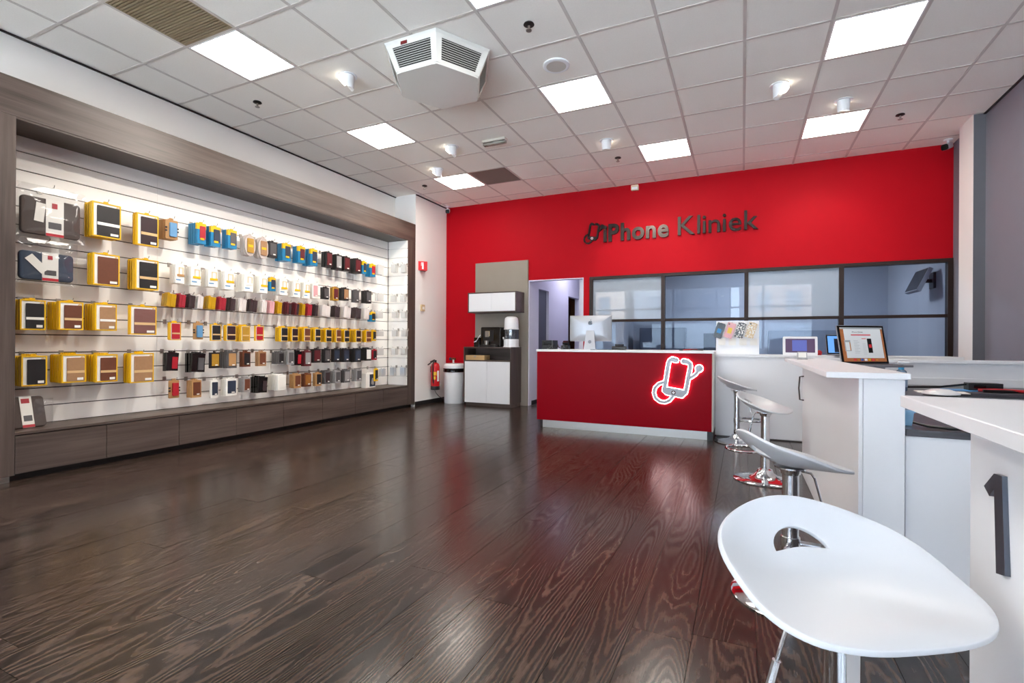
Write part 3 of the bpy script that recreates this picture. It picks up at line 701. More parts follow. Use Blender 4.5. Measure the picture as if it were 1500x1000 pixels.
# work desk between and behind the counters
M_wtop = laminate('dark_worktop', 'x', (52, 50, 56), (92, 90, 98), 0.3)
wd = thing('work_desk', 'corner work desk with dark wood top behind the white counters', 'desk', (1.2, 4.4, 0))
panel(wd, 0.606, 2.515, 0.672, 1.25, 4.66, 0.70, m=M_wtop, name='desk_top'); panel(wd, 0.606, 4.66, 0.672, XR - 0.002, 5.385, 0.70, m=M_wtop, name='desk_top')
panel(wd, 0.606, 2.525, 0.0, 1.24, 2.545, 0.672, name='end_panel'); panel(wd, 0.62, 5.36, 0.0, XR - 0.002, 5.38, 0.672, name='rear_panel')
p2 = thing('rear_partition', 'low grey white partition with a ledge behind the work desk', 'partition', (1.4, 5.45, 0))
panel(p2, 0.62, 5.40, 0.0, XR - 0.002, 5.43, 0.890, name='front_panel'); panel(p2, 0.61, 5.375, 0.890, XR - 0.002, 5.50, 0.918, name='ledge')
panel(p2, 0.62, 5.388, 0.70, XR - 0.002, 5.40, 0.765, name='upstand')

# ================================================================== bar stools
M_seat = mat('white_seat_shell', (206, 208, 212), 0.34)
def seat_outline(n=72):
    pts = []
    for i in range(n):
        t = 2 * PI * i / n; c, s = math.cos(t), math.sin(t)
        if c >= 0:   # broad front edge with rounded corners
            e = 2.0 / 3.4; x = 0.175 * abs(c) ** e; y = 0.218 * math.copysign(abs(s) ** e, s)
            y *= 1 - 0.05 * (x / 0.175) ** 2
        else:
            e = 2.0 / 2.25; x = -0.190 * abs(c) ** e; y = 0.218 * math.copysign(abs(s) ** e, s)
        pts.append((x, y))
    return pts
def seat_z(x, y):
    """dished shell: the rim climbs from the flat front edge to the tall back"""
    xa = 0.175 if x >= 0 else 0.190
    rho = min(1.05, ((abs(x) / xa) ** 2.5 + (abs(y) / 0.218) ** 2.5) ** 0.4)
    th = math.atan2(abs(y) / 0.218, x / xa)            # 0 at the front, pi at the back
    f = (1 - math.cos(th)) / 2
    e = 0.004 + 0.128 * max(0.0, (f - 0.12) / 0.88) ** 1.3
    z = e * rho ** 2.3
    z -= 0.010 * max(0.0, (x - 0.12) / 0.055) ** 2 * (1 - (y / 0.23) ** 2)
    return z
def seat_mesh():
    out = seat_outline(); hole = []
    for i in range(20):      # half-moon grip slot
        t = PI * i / 19; hole.append((-0.108 - 0.040 * math.sin(t), 0.062 * math.cos(t)))
    for i in range(1, 8): hole.append((-0.108 - 0.008 * math.sin(PI * i / 8), -0.062 + 0.124 * i / 8))
    pts = [Vector(p) for p in out] + [Vector(p) for p in hole]; no, nh = len(out), len(hole)
    edges = [(i, (i + 1) % no) for i in range(no)] + [(no + i, no + (i + 1) % nh) for i in range(nh)]
    def inside(p, pl):
        c = False; j = len(pl) - 1
        for i in range(len(pl)):
            if (pl[i][1] > p[1]) != (pl[j][1] > p[1]) and p[0] < (pl[j][0] - pl[i][0]) * (p[1] - pl[i][1]) / (pl[j][1] - pl[i][1]) + pl[i][0]: c = not c
            j = i
        return c
    st = 0.012; inn = [(x * 0.972, y * 0.972) for x, y in out]
    hb = [((x + 0.125) * 1.12 - 0.125, y * 1.08) for x, y in hole]
    for i in range(-18, 18):
        for j in range(-20, 21):
            p = (i * st + (0.5 * st if j % 2 else 0), j * st)
            if inside(p, inn) and not inside(p, hb): pts.append(Vector(p))
    v, e, f, _, _, _ = delaunay_2d_cdt(pts, edges, [], 0, 1e-6)
    me = bpy.data.meshes.new('seat_shell'); faces = []
    for t in f:
        cx = sum(v[i].x for i in t) / 3; cy = sum(v[i].y for i in t) / 3
        if inside((cx, cy), out) and not inside((cx, cy), hole): faces.append(t)
    me.from_pydata([(p.x, p.y, seat_z(p.x, p.y)) for p in v], [], faces)
    bm = bmesh.new(); bm.from_mesh(me); bmesh.ops.recalc_face_normals(bm, faces=bm.faces)
    if sum(ff.normal.z for ff in bm.faces) < 0: bmesh.ops.reverse_faces(bm, faces=bm.faces)
    for ff in bm.faces: ff.smooth = True
    bm.to_mesh(me); bm.free(); me.materials.append(M_seat)
    return me
SEAT = seat_mesh()
def make_stool(loc, rz, zs, lab, foot=0.0, lever=0.0):
    """zs: height of the underside of the seat"""
    t = thing('bar_stool', lab, 'stool', loc, rz, 'bar stools at the white counters')
    o = bpy.data.objects.new('seat_shell', SEAT); COL.objects.link(o); o.parent = t; o.location = (0, 0, zs + 0.022)
    md = o.modifiers.new('solid', 'SOLIDIFY'); md.thickness = 0.012; md.offset = -1
    md = o.modifiers.new('bevel', 'BEVEL'); md.width = 0.003; md.segments = 2; md.limit_method = 'ANGLE'; md.angle_limit = 1.0
    MB().lathe([(0.222, 0.0), (0.224, 0.006), (0.215, 0.012), (0.15, 0.022), (0.085, 0.04), (0.06, 0.062), (0.05, 0.085), (0.031, 0.092), (0.031, 0.095)], n=48).build('base', M_chrome, t, smooth=True)
    MB().lathe([(0.031, 0.085), (0.031, zs - 0.02), (0.029, zs - 0.018), (0.029, zs - 0.012)], n=24).build('pole', M_chrome, t, smooth=True)
    MB().lathe([(0.03, zs - 0.03), (0.036, zs - 0.026), (0.042, zs - 0.008), (0.06, zs - 0.002), (0.06, zs + 0.004)], n=24).build('seat_mount', M_chrome, t, smooth=True)
    R_ = Matrix.Rotation(foot, 3, 'Z'); zf = 0.235
    path = []
    for i in range(29):
        a = math.radians(-140 + 280 * i / 28); path.append(R_ @ Vector((0.165 + 0.115 * math.cos(a), 0.135 * math.sin(a), zf)))
    path = [R_ @ Vector((0.02, -0.02, zf))] + path + [R_ @ Vector((0.02, 0.02, zf))]
    MB().tube(path, 0.009, 8).lathe([(0.034, zf - 0.022), (0.036, zf - 0.02), (0.036, zf + 0.02), (0.034, zf + 0.022)], n=20).build('footrest', M_chrome, t, smooth=True)
    R2 = Matrix.Rotation(lever, 3, 'Z')
    pth = [R2 @ Vector(p) for p in ((0.03, 0, zs - 0.008), (0.075, 0, zs - 0.012), (0.088, 0, zs - 0.03), (0.115, 0, zs - 0.13))]
    lv = MB().tube(pth, 0.0045, 8).build('lever', M_chrome, t, smooth=True)
    MB().cyl(R2 @ Vector((0.115, 0, zs - 0.13)), R2 @ Vector((0.140, 0, zs - 0.235)), 0.0085, 0.010, n=10).build('lever_grip', M_chrome, lv, smooth=True)
    return t
make_stool((0.178, 1.15, 0), math.radians(-58), 0.538, 'white bar stool in front of the counter with number one', math.radians(-32), math.radians(-112))
make_stool((0.182, 2.34, 0), math.radians(26), 0.538, 'white bar stool at the end panel of the plain white counter', math.radians(-80), math.radians(-48))
make_stool((0.162, 4.30, 0), math.radians(-16), 0.52, 'white bar stool next to the handle of the plain white counter', math.radians(-150), math.radians(170))
make_stool((-0.050, 5.83, 0), math.radians(14), 0.553, 'white bar stool beside the red desk, before the low partition', math.radians(20), math.radians(-15))
# ================================================================== coffee corner
M_taupe = mat('taupe_panel', (146, 136, 124), 0.45, var=0.04)
t = thing('back_panel', 'tall taupe panel behind the coffee corner', 'wall panel', (-3.76, 7.68, 0))
bevel(B(-4.262, 7.665, 0.0, -3.262, YB - 0.0005, 2.44).build('board', M_taupe, t, w=True), 0.002, 1)
cc = thing('coffee_cabinet', 'brown base cabinet with two white doors and open shelf', 'cabinet', (-3.81, 7.45, 0))
XA, XB, YC = -4.25, -3.372, 7.25
for a, b in ((XA, XA + 0.02), (XB - 0.02, XB)): bevel(B(a, YC, 0.055, b, 7.66, 0.96).build('side_panel', M_lamz, cc, w=True), 0.0015, 1)
B(XA, YC, 0.96, XB, 7.66, 0.982).build('cabinet_top', M_lamx, cc, w=True)
B(XA + 0.02, YC, 0.745, XB - 0.02, 7.65, 0.765).build('shelf', M_lamx, cc, w=True)
B(XA + 0.02, 7.64, 0.055, XB - 0.02, 7.66, 0.96).build('rear_panel', M_lamx, cc, w=True)
B(XA + 0.02, YC + 0.02, 0.055, XB - 0.02, 7.63, 0.745).build('carcass', M_dark, cc, w=True)
B(XA + 0.03, YC + 0.03, 0.0, XB - 0.004, 7.64, 0.055).build('kick_board', M_lamx, cc, w=True)
xm = (XA + XB) / 2
for a, b in ((XA + 0.022, xm - 0.0015), (xm + 0.0015, XB - 0.022)): B(a, YC + 0.002, 0.06, b, YC + 0.02, 0.742).build('door', M_lamw, cc, w=True)
wc = thing('wall_cabinet', 'brown wall cabinet with two white doors above the coffee machine', 'cabinet', (-3.77, 7.5, 1.56))
XA2, XB2, Y2 = -4.222, -3.325, 7.335
mb = MB(); mb.box(XA2, Y2, 1.555, XB2, 7.665, 1.573); mb.box(XA2, Y2, 1.875, XB2, 7.665, 1.893); mb.box(XA2, Y2, 1.573, XA2 + 0.018, 7.665, 1.875); mb.box(XB2 - 0.018, Y2, 1.573, XB2, 7.665, 1.875)
mb.build('body', M_lamx, wc, w=True)
xm = (XA2 + XB2) / 2
for a, b in ((XA2 + 0.02, xm - 0.0015), (xm + 0.0015, XB2 - 0.02)): B(a, Y2 + 0.002, 1.575, b, Y2 + 0.018, 1.873).build('door', M_lamw, wc, w=True)
ct = 0.982
# coffee machine
x0, x1, zt = on_y(704.5, 480, 7.33).x, on_y(733, 480, 7.33).x, on_y(715, 479, 7.33).z
t = thing('coffee_machine', 'black automatic coffee machine on the brown cabinet', 'coffee machine', ((x0 + x1) / 2, 7.45, ct))
w_ = (x1 - x0) / 2; h_ = zt - ct
bevel(MB().rbox(-w_, -0.12, 0, w_, 0.17, h_, 0.02, 'y').build('body', M_gblack, t), 0.004, 2)
B(-w_ * 0.75, -0.128, 0.09, w_ * 0.3, -0.12, h_ - 0.05).build('front_panel', M_black, t)
B(-w_ * 0.45, -0.16, h_ * 0.5, -w_ * 0.12, -0.128, h_ * 0.78).build('spout', M_steel, t)
B(-w_ * 0.5, -0.132, h_ * 0.55, -w_ * 0.07, -0.128, h_ * 0.8).build('display', mat('display_cream', (214, 190, 150), 0.4), t)
B(-w_ * 0.9, -0.19, 0, w_ * 0.7, -0.12, 0.035).build('drip_tray', M_black, t)
MB().lathe([(0.03, 0), (0.036, 0.07), (0.033, 0.07), (0.028, 0.004)], (-w_ * 0.3, -0.155, 0.035), n=16).build('cup', M_steel, t, smooth=True)
p = on_y(699, 507, 7.33)
t = thing('milk_cooler', 'small black milk container with white tube beside the coffee machine', 'milk container', (p.x - 0.015, 7.40, ct))
MB().rbox(-0.06, -0.06, 0, 0.055, 0.06, 0.155, 0.015, 'z').build('body', M_gblack, t)
MB().tube([(0.0, -0.065, 0.09), (-0.035, -0.09, 0.08), (0.03, -0.11, 0.11), (0.07, -0.11, 0.17), (0.10, -0.115, 0.20)], 0.006, 8).build('milk_tube', M_plast, t, smooth=True)
# water dispenser
p = on_y(749, 508, 7.40)
t = thing('water_dispenser', 'white and clear round water dispenser on the brown cabinet', 'water dispenser', (p.x, 7.40, ct))
k_ = 0.00118
MB().lathe([(0.135, 0.0), (0.135, 0.012), (0.125, 0.016), (0.125, 0.125), (0.12, 0.13)], n=32).build('stand', M_plast, t, smooth=True)
MB().lathe([(0.12, 0.13), (0.122, 0.14), (0.122, 0.285), (0.118, 0.29)], n=32).build('tank', glass('tank_clear', (200, 210, 222), 0.10, 0.05, film=0.25, filmrgb=(150, 160, 172)), t, smooth=True)
MB().lathe([(0.07, 0.135), (0.07, 0.28), (0.06, 0.285)], n=20).build('filter', mat('filter_dark', (70, 74, 82), 0.5), t, smooth=True)
MB().lathe([(0.124, 0.288), (0.126, 0.30), (0.118, 0.305), (0.116, 0.43), (0.105, 0.475), (0.075, 0.497), (0.03, 0.503)], n=32).build('top_tank', M_plast, t, smooth=True)
MB().cyl((-0.055, -0.105, 0.15), (-0.07, -0.16, 0.15), 0.013, n=12).cyl((-0.07, -0.152, 0.155), (-0.07, -0.152, 0.12), 0.008, n=10).build('tap', M_chrome, t, smooth=True)
# wooden box on the shelf
p = on_y(684, 526, 7.30); q = on_y(711, 526, 7.30)
t = thing('tea_box', 'flat light wooden tea box on the open cabinet shelf', 'box', ((p.x + q.x) / 2, 7.36, 0.765)); w_ = (q.x - p.x) / 2
bevel(B(-w_, -0.1, 0, w_, 0.1, 0.06).build('body', laminate('light_wood', 'x', (178, 140, 92), (214, 180, 130)), t), 0.002)
B(-w_, -0.1, 0.0615, w_, 0.1, 0.078).build('lid', _M['light_wood'], t)
B(-0.02, -0.104, 0.045, 0.02, -0.1, 0.068).build('clasp', M_steel, t)
# bin
t = thing('waste_bin', 'tall white round waste bin with black bag rim and lid', 'bin', (-4.575, 7.49, 0))
MB().lathe([(0.168, 0.0), (0.175, 0.012), (0.18, 0.55), (0.178, 0.575)], n=36).build('body', M_plast, t, smooth=True)
MB().lathe([(0.185, 0.54), (0.196, 0.55), (0.192, 0.585), (0.198, 0.60), (0.182, 0.61)], n=36).build('bag_rim', M_gblack, t, smooth=True)
MB().lathe([(0.186, 0.605), (0.19, 0.62), (0.18, 0.665), (0.15, 0.69), (0.145, 0.688)], n=36).build('lid', M_plast, t, smooth=True)
MB().lathe([(0.144, 0.689), (0.10, 0.680), (0.01, 0.675)], n=36).build('flap', mat('maroon_flap', (70, 22, 26), 0.3), t, smooth=True)
# valve behind the bin
p = on_y(664, 527, 7.66)
t = thing('water_valve', 'brass water valve with blue knob on the red wall behind the bin', 'valve', (p.x, YB, 0.62))
MB().cyl((0, -0.035, 0), (0, -0.035, 0.13), 0.016, n=10).cyl((0, -0.035, 0.06), (0, 0.0, 0.06), 0.014, n=10).build('pipe', M_plast, t, smooth=True)
MB().cyl((-0.05, -0.035, 0.14), (0.045, -0.035, 0.14), 0.017, n=10).cyl((0, -0.035, 0.12), (0, -0.035, 0.165), 0.015, n=10).build('body', mat('brass_brown', (120, 78, 52), 0.4, 0.5), t, smooth=True)
MB().cyl((-0.075, -0.035, 0.14), (-0.05, -0.035, 0.14), 0.026, n=12).build('knob', mat('knob_blue', (36, 62, 92), 0.4), t, smooth=True)
# fire extinguisher, sign, thermostat, socket
t = thing('fire_extinguisher', 'red fire extinguisher with black hose hanging on the white wall', 'extinguisher', (XJ + 0.09, 7.225, 0.24))
M_fred = mat('extinguisher_red', (196, 22, 30), 0.25, coat=0.3)
MB().lathe([(0.072, 0.06), (0.075, 0.075), (0.075, 0.40), (0.06, 0.445), (0.03, 0.465), (0.024, 0.47)], n=28).build('cylinder', M_fred, t, smooth=True)
MB().lathe([(0.07, 0.0), (0.078, 0.004), (0.078, 0.062), (0.073, 0.066)], n=28).build('foot_ring', M_black, t, smooth=True)
mb = MB(); mb.cyl((0, 0, 0.465), (0, 0, 0.51), 0.022, n=12)
mb.box(-0.012, -0.02, 0.50, 0.012, 0.10, 0.512, Matrix.Translation((0, 0, 0.0)) @ Matrix.Rotation(0.25, 4, 'X')); mb.box(-0.012, -0.02, 0.52, 0.012, 0.11, 0.532, Matrix.Rotation(0.42, 4, 'X') @ Matrix.Translation((0, 0.0, -0.04)))
mb.build('valve_head', M_black, t)
MB().tube([(0, -0.02, 0.50), (0.01, -0.075, 0.49), (0.015, -0.10, 0.42), (0.015, -0.098, 0.25), (0.015, -0.085, 0.12)], 0.011, 8).build('hose', M_black, t, smooth=True)
def wrap(z0, z1, a0, a1, r=0.0762, n=10):
    mb = MB(); 
    for i in range(n):
        t0 = a0 + (a1 - a0) * i / n; t1 = a0 + (a1 - a0) * (i + 1) / n
        mb.v += [Vector((r * math.cos(tt), r * math.sin(tt), z)) for tt, z in ((t0, z0), (t1, z0), (t1, z1), (t0, z1))]; k = len(mb.v) - 4; mb.f.append([k, k + 1, k + 2, k + 3])
    return mb
wrap(0.25, 0.31, -1.6, -0.7).build('yellow_label', M_yel, t); wrap(0.18, 0.235, -1.5, -0.9).build('yellow_label', M_yel, t); wrap(0.15, 0.33, -0.55, 0.0, n=8).build('white_print', M_card, t)
B(-0.09, -0.02, 0.30, -0.07, 0.02, 0.40).build('wall_hook', M_dark, t)
t = thing('extinguisher_sign', 'small red projecting fire extinguisher sign on the white wall', 'sign', (XJ, 6.94, 2.325))
MB().prism([(0, -0.10, -0.075), (0.11, 0.0, -0.075), (0, 0.10, -0.075)], [(0, -0.10, 0.075), (0.11, 0.0, 0.075), (0, 0.10, 0.075)]).build('sign_plate', mat('sign_red', (214, 30, 38), 0.4), t)
d_ = Vector((0.11, 0.1, 0)).normalized(); n_ = Vector((0.1, -0.11, 0)).normalized()
mb = MB()
for (a0, a1, z0, z1) in ((0.060, 0.088, -0.055, 0.03), (0.066, 0.082, 0.03, 0.045), (0.05, 0.088, 0.042, 0.055), (0.046, 0.054, 0.0, 0.05)):
    A = Vector((0, -0.10, 0)) + d_ * a0; C = Vector((0, -0.10, 0)) + d_ * a1
    qd = [A + Vector((0, 0, z0)), C + Vector((0, 0, z0)), C + Vector((0, 0, z1)), A + Vector((0, 0, z1))]; mb.prism(qd, [v + n_ * 0.002 for v in qd])
mb.build('pictogram', M_plast, t)
t = thing('thermostat', 'small beige thermostat on the white wall', 'thermostat', (XJ, 6.95, 1.63))
MB().rbox(0, -0.05, -0.055, 0.025, 0.05, 0.055, 0.008, 'x').build('housing', mat('beige_plastic', (204, 180, 142), 0.45), t); B(0.025, -0.02, -0.025, 0.029, 0.03, 0.02).build('dial', M_card, t)
t = thing('wall_socket', 'white wall socket low on the wall beside the bin', 'socket', (XJ, 7.48, 0.30))
MB().rbox(0, -0.04, -0.04, 0.03, 0.04, 0.04, 0.008, 'x').build('plate', M_plast, t); MB().cyl((0.03, 0, 0), (0.034, 0, 0), 0.022, n=16).build('outlet', M_card, t)
tag(MB().tube([(XJ + 0.05, 7.26, 0.24), (XJ + 0.03, 7.34, 0.17), (XJ + 0.03, 7.44, 0.10), (XJ + 0.05, 7.55, 0.05)], 0.006, 8).build('cable', mat('cable_grey', (90, 88, 90), 0.5), None, True), 'thin grey cable running down the white wall behind the bin', 'cable')

# ================================================================== things on the reception desk
DT = 0.970
t = thing('computer', 'silver all-in-one computer seen from behind on the reception desk', 'computer', (on_y(865, 500, 6.15).x, 6.15, DT), math.radians(9))
def shell():
    mb = MB(); W, H = 0.264, 0.325; z0 = 0.105; rows = [(0.0, 0.0), (0.004, -0.006), (0.03, -0.014), (0.09, -0.030), (0.16, -0.036)]
    rings = []
    for ins, y in [(0.0, 0.006)] + rows:
        w, h = W - ins, H / 2 - ins * 0.62; ring = []
        r = 0.012
        for cx, cz, a0 in ((w - r, h - r, 0), (-w + r, h - r, PI / 2), (-w + r, -h + r, PI), (w - r, -h + r, 1.5 * PI)):
            for i in range(4): a = a0 + PI / 6 * i; ring.append(Vector((cx + r * math.cos(a), y, z0 + H / 2 + cz + r * math.sin(a))))
        rings.append(ring)
    k = len(rings[0])
    for rg in rings: mb.v += rg
    for i in range(len(rings) - 1):
        for q in range(k): q2 = (q + 1) % k; mb.f.append([i * k + q, i * k + q2, (i + 1) * k + q2, (i + 1) * k + q])
    mb.f.append(list(range(k))); mb.f.append([(len(rings) - 1) * k + q for q in range(k)])
    return mb
shell().build('back_shell', M_alu, t, smooth=True)
mb = MB()
mb.prism([(-0.075, -0.10, 0.0), (0.075, -0.10, 0.0), (0.048, -0.05, 0.24), (-0.048, -0.05, 0.24)], [(-0.075, -0.092, 0.0), (0.075, -0.092, 0.0), (0.048, -0.035, 0.24), (-0.048, -0.035, 0.24)])
mb.box(-0.075, -0.10, 0.0, 0.075, 0.09, 0.007)
mb.build('stand', M_alu, t)
MB().cyl((0, -0.0875, 0.098), (0, -0.083, 0.097), 0.021, n=24).build('cable_port', mat('port_grey', (110, 114, 122), 0.4), t)
# apple mark: body with bite and leaf
mb = MB(); zc = 0.335; S = 0.0275
body = []
for i in range(40):
    a = 2 * PI * i / 40; r = S * (1.0 + 0.05 * math.cos(2 * a)); x, z = r * 0.92 * math.cos(a), r * math.sin(a)
    if z > 0: z -= 0.006 * math.exp(-(x / 0.008) ** 2)
    else: z += 0.004 * math.exp(-(x / 0.008) ** 2)
    dx, dz = x - S * 1.18, z - 0.004
    if dx * dx + dz * dz < (S * 0.52) ** 2: 
        f_ = S * 0.52 / math.hypot(dx, dz); x, z = S * 1.18 + dx * f_, 0.004 + dz * f_
    body.append((x, zc + z))
poly(mb, body, -0.0400, -0.0355)
poly(mb, [(0.000, zc + S + 0.002), (0.005, zc + S + 0.013), (0.013, zc + S + 0.017), (0.009, zc + S + 0.006)], -0.0400, -0.030)
mb.build('apple_mark', M_gblack, t)
t = thing('receipt_printer', 'black receipt printer on the left end of the reception desk', 'printer', (on_y(804, 505, 6.1).x, 6.15, DT))
bevel(MB().rbox(-0.085, -0.09, 0, 0.075, 0.09, 0.115, 0.012, 'z').build('body', M_black, t), 0.004); B(-0.06, -0.094, 0.05, 0.05, -0.09, 0.10).build('paper_cover', M_gblack, t)
rc = random.Random(5)
for i in range(4):
    x = on_y(807 + i * 7.5, 505, 5.93).x; path = []
    for q in range(16):
        a = 2 * PI * q / 15 * rc.uniform(0.95, 1.05); path.append((x + 0.028 * math.cos(a) + rc.uniform(-.003, .003), 5.90 + 0.07 * math.sin(a), DT + 0.006 + 0.03 * (1 + math.sin(a * 1.5 + i)) * rc.uniform(.6, 1)))
    tag(MB().tube(path, 0.0045, 6).build('cable', (M_black, M_black, _M['cable_grey'])[i % 3], None, True), ('coiled black cable in front of the receipt printer', 'coiled black cable between printer and payment terminal', 'coiled grey cable in front of the payment terminal', 'coiled black cable next to the computer stand')[i], 'cable', 'tangled cables on the reception desk')
p = on_y(828, 505, 6.1)
t = thing('card_terminal', 'dark payment terminal lying among the cables on the desk', 'terminal', (p.x, 6.12, DT))
B(-0.045, -0.05, 0, 0.045, 0.05, 0.05).build('body', M_black, t); MB().box(-0.035, -0.02, 0, 0.035, 0.03, 0.075, Matrix.Translation((0, 0.02, 0.03)) @ Matrix.Rotation(0.5, 4, 'X')).build('head', M_gblack, t)
t = thing('barcode_scanner', 'black handheld scanner on the reception desk beside the computer', 'scanner', (on_y(907, 508, 6.0).x, 6.0, DT))
MB().rbox(-0.08, -0.04, 0, 0.08, 0.04, 0.045, 0.015, 'x').build('body', M_black, t); MB().rbox(-0.045, -0.03, 0.045, 0.05, 0.03, 0.07, 0.01, 'x').build('grip', M_gblack, t)
t = thing('lanyard_keys', 'flat black and red key cords on the right end of the desk', 'keys', (on_y(1013, 513, 5.95).x, 5.95, DT))
MB().tube([(-0.12, 0, 0.006), (-0.05, 0.03, 0.008), (0.03, -0.02, 0.010), (0.12, 0.02, 0.007)], 0.006, 6).build('black_cord', M_black, t, smooth=True)
MB().tube([(-0.10, -0.02, 0.006), (-0.03, 0.0, 0.014), (0.06, 0.03, 0.012)], 0.006, 6).build('red_cord', mat('cord_red', (190, 30, 34), 0.5), t, smooth=True)
B(-0.13, -0.03, 0, -0.09, 0.0, 0.012).build('key_fob', M_black, t)
tag(B(0, 0, 0, 0.25, 0.16, 0.006).build('tablet', M_gblack), 'flat black tablet lying on the desk beside the computer foot', 'tablet').location = (on_y(868, 510, 5.95).x, 5.85, DT)

# ================================================================== on the low partition
PT = 0.931
a, b = on_y(1049, 470, 6.24), on_y(1112, 516, 6.24)
t = thing('case_display', 'white display board with four phone cases on hooks', 'display board', ((a.x + b.x) / 2, 6.24, PT))
w_ = (b.x - a.x) / 2; h_ = a.z - PT
Md = Matrix.Rotation(-0.08, 4, 'X')
MB().box(-w_, 0, 0, w_, 0.012, h_, Md).build('board', M_plast, t); MB().box(-w_ + 0.03, 0, 0, w_ - 0.03, 0.14, 0.01).build('foot', M_plast, t)
cols = [(18, 18, 20), (214, 150, 150), (40, 38, 42), (206, 176, 128)]
labs = ['glossy black phone case hanging on the white display board', 'pale pink phone case hanging on the white display board', 'black and white speckled phone case hanging on the white display board', 'tan and white speckled phone case hanging on the white display board']
for i in range(4):
    x = -w_ + w_ * 2 * (0.14 + 0.245 * i)
    MB().tube([(x, 0.0, h_ * 0.93), (x, -0.03, h_ * 0.93), (x, -0.035, h_ * 0.95)], 0.003, 6).build('hook', M_steel, t, smooth=True)
    MB().tube([(x, 0.0, h_ * 0.50), (x, -0.02, h_ * 0.50), (x, -0.025, h_ * 0.515)], 0.002, 6).build('hook', M_steel, t, smooth=True)
    MB().rbox(x - 0.038, -0.022, h_ * 0.27, x + 0.038, -0.016, h_ * 0.47, 0.006, 'y').build('price_card', M_card, t)
    pc = thing('phone_case', labs[i], 'phone case', (t.location.x + x, 6.24 - 0.034, PT + h_ * 0.93))
    Mc = Matrix.Rotation(0.30, 4, 'Y') @ Matrix.Translation((0, 0, -0.088))
    if i < 2: cm = mat('case_%d' % i, cols[i], 0.25)
    else:
        cm = mat('case_%d' % i, cols[i], 0.3, var=0.95, vscale=70)
        nd = [n for n in cm.node_tree.nodes if n.type == 'MIX'][0]; nd.inputs[6].default_value = lin(cols[i]); nd.inputs[7].default_value = lin((236, 232, 224))
        nz = [n for n in cm.node_tree.nodes if n.type == 'TEX_NOISE'][0]
        rp_ = cm.node_tree.nodes.new('ShaderNodeValToRGB'); rp_.color_ramp.elements[0].position = 0.5; rp_.color_ramp.elements[1].position = 0.56
        cm.node_tree.links.new(nz.outputs['Fac'], rp_.inputs[0]); cm.node_tree.links.new(rp_.outputs[0], nd.inputs[0])
    MB().rbox(-0.045, -0.012, -0.088, 0.045, 0.0, 0.088, 0.012, 'y', M=Mc).build('shell', cm, pc)
    MB().cyl(Mc @ Vector((-0.026, -0.0135, 0.068)), Mc @ Vector((-0.026, -0.012, 0.068)), 0.009, n=12).build('lens_opening', M_black, pc)
    if i == 0: MB().box(-0.022, -0.014, -0.03, 0.022, -0.012, 0.02, Mc).build('blue_patch', mat('patch_blue', (40, 130, 190), 0.4), pc)
    if i == 1: MB().box(-0.022, -0.014, -0.035, 0.022, -0.012, 0.03, Mc).build('yellow_patch', mat('patch_yellow', (226, 184, 40), 0.4), pc)
a, b = on_y(1147, 493, 6.22), on_y(1198, 518, 6.22)
t = thing('white_tablet', 'white framed tablet with purple screen standing on the low partition', 'tablet', ((a.x + b.x) / 2, 6.22, PT)); w_ = (b.x - a.x) / 2; h_ = a.z - PT + 0.005
Mt = Matrix.Rotation(-0.18, 4, 'X')
MB().rbox(-w_, 0, 0, w_, 0.018, h_, 0.012, 'y', M=Mt).build('frame', M_plast, t)
MB().box(-w_ + 0.025, -0.002, 0.028, w_ - 0.025, 0, h_ - 0.024, Mt).build('screen', mat('tablet_screen', (58, 44, 62), 0.2, emit=(92, 74, 104), estr=0.5), t)
MB().box(-w_ + 0.09, -0.003, 0.045, w_ - 0.10, -0.002, h_ - 0.04, Mt).build('screen_window', mat('tablet_window', (70, 80, 140), 0.2, emit=(82, 88, 150), estr=0.6), t)
MB().box(-0.05, 0.018, 0.0, 0.05, 0.09, 0.02).build('stand', M_plast, t)
p = on_y(1238, 518, 6.30)
def laptop(t, w, h, M, web):
    MB().rbox(-w / 2, 0, 0, w / 2, 0.008, h, 0.010, 'y', M=M).build('lid', M_alu, t)
    MB().box(-w / 2 + 0.003, -0.003, 0.004, w / 2 - 0.003, 0, h - 0.004, M).build('bezel', M_gblack, t)
t = thing('laptop', 'open laptop with blue screen on the low partition', 'laptop', (p.x, 6.28, PT), math.radians(12))
laptop(t, 0.33, 0.215, Matrix.Translation((0, 0.03, 0.012)) @ Matrix.Rotation(-0.22, 4, 'X'), False)
MB().box(-0.165, -0.19, 0, 0.165, 0.035, 0.014).build('keyboard_deck', M_alu, t)
MB().box(-0.15, -0.005, 0.016, 0.15, -0.003, 0.20, Matrix.Translation((0, 0.03, 0.012)) @ Matrix.Rotation(-0.22, 4, 'X')).build('screen', mat('laptop_blue', (70, 110, 160), 0.2, emit=(90, 140, 200), estr=0.8), t)
MB().box(-0.09, -0.007, 0.02, -0.02, -0.005, 0.17, Matrix.Translation((0, 0.03, 0.012)) @ Matrix.Rotation(-0.22, 4, 'X')).build('screen_figure', mat('screen_dark', (30, 34, 48), 0.3), t)
p = on_y(1201, 515, 6.3)
tag(MB().lathe([(0.025, 0), (0.03, 0.03), (0.018, 0.05), (0.004, 0.055)], n=14).build('red_mouse', mat('red_plastic', (180, 24, 34), 0.35), None, True), 'small red object behind the white tablet on the low partition', 'ornament').location = (p.x, 6.36, PT)

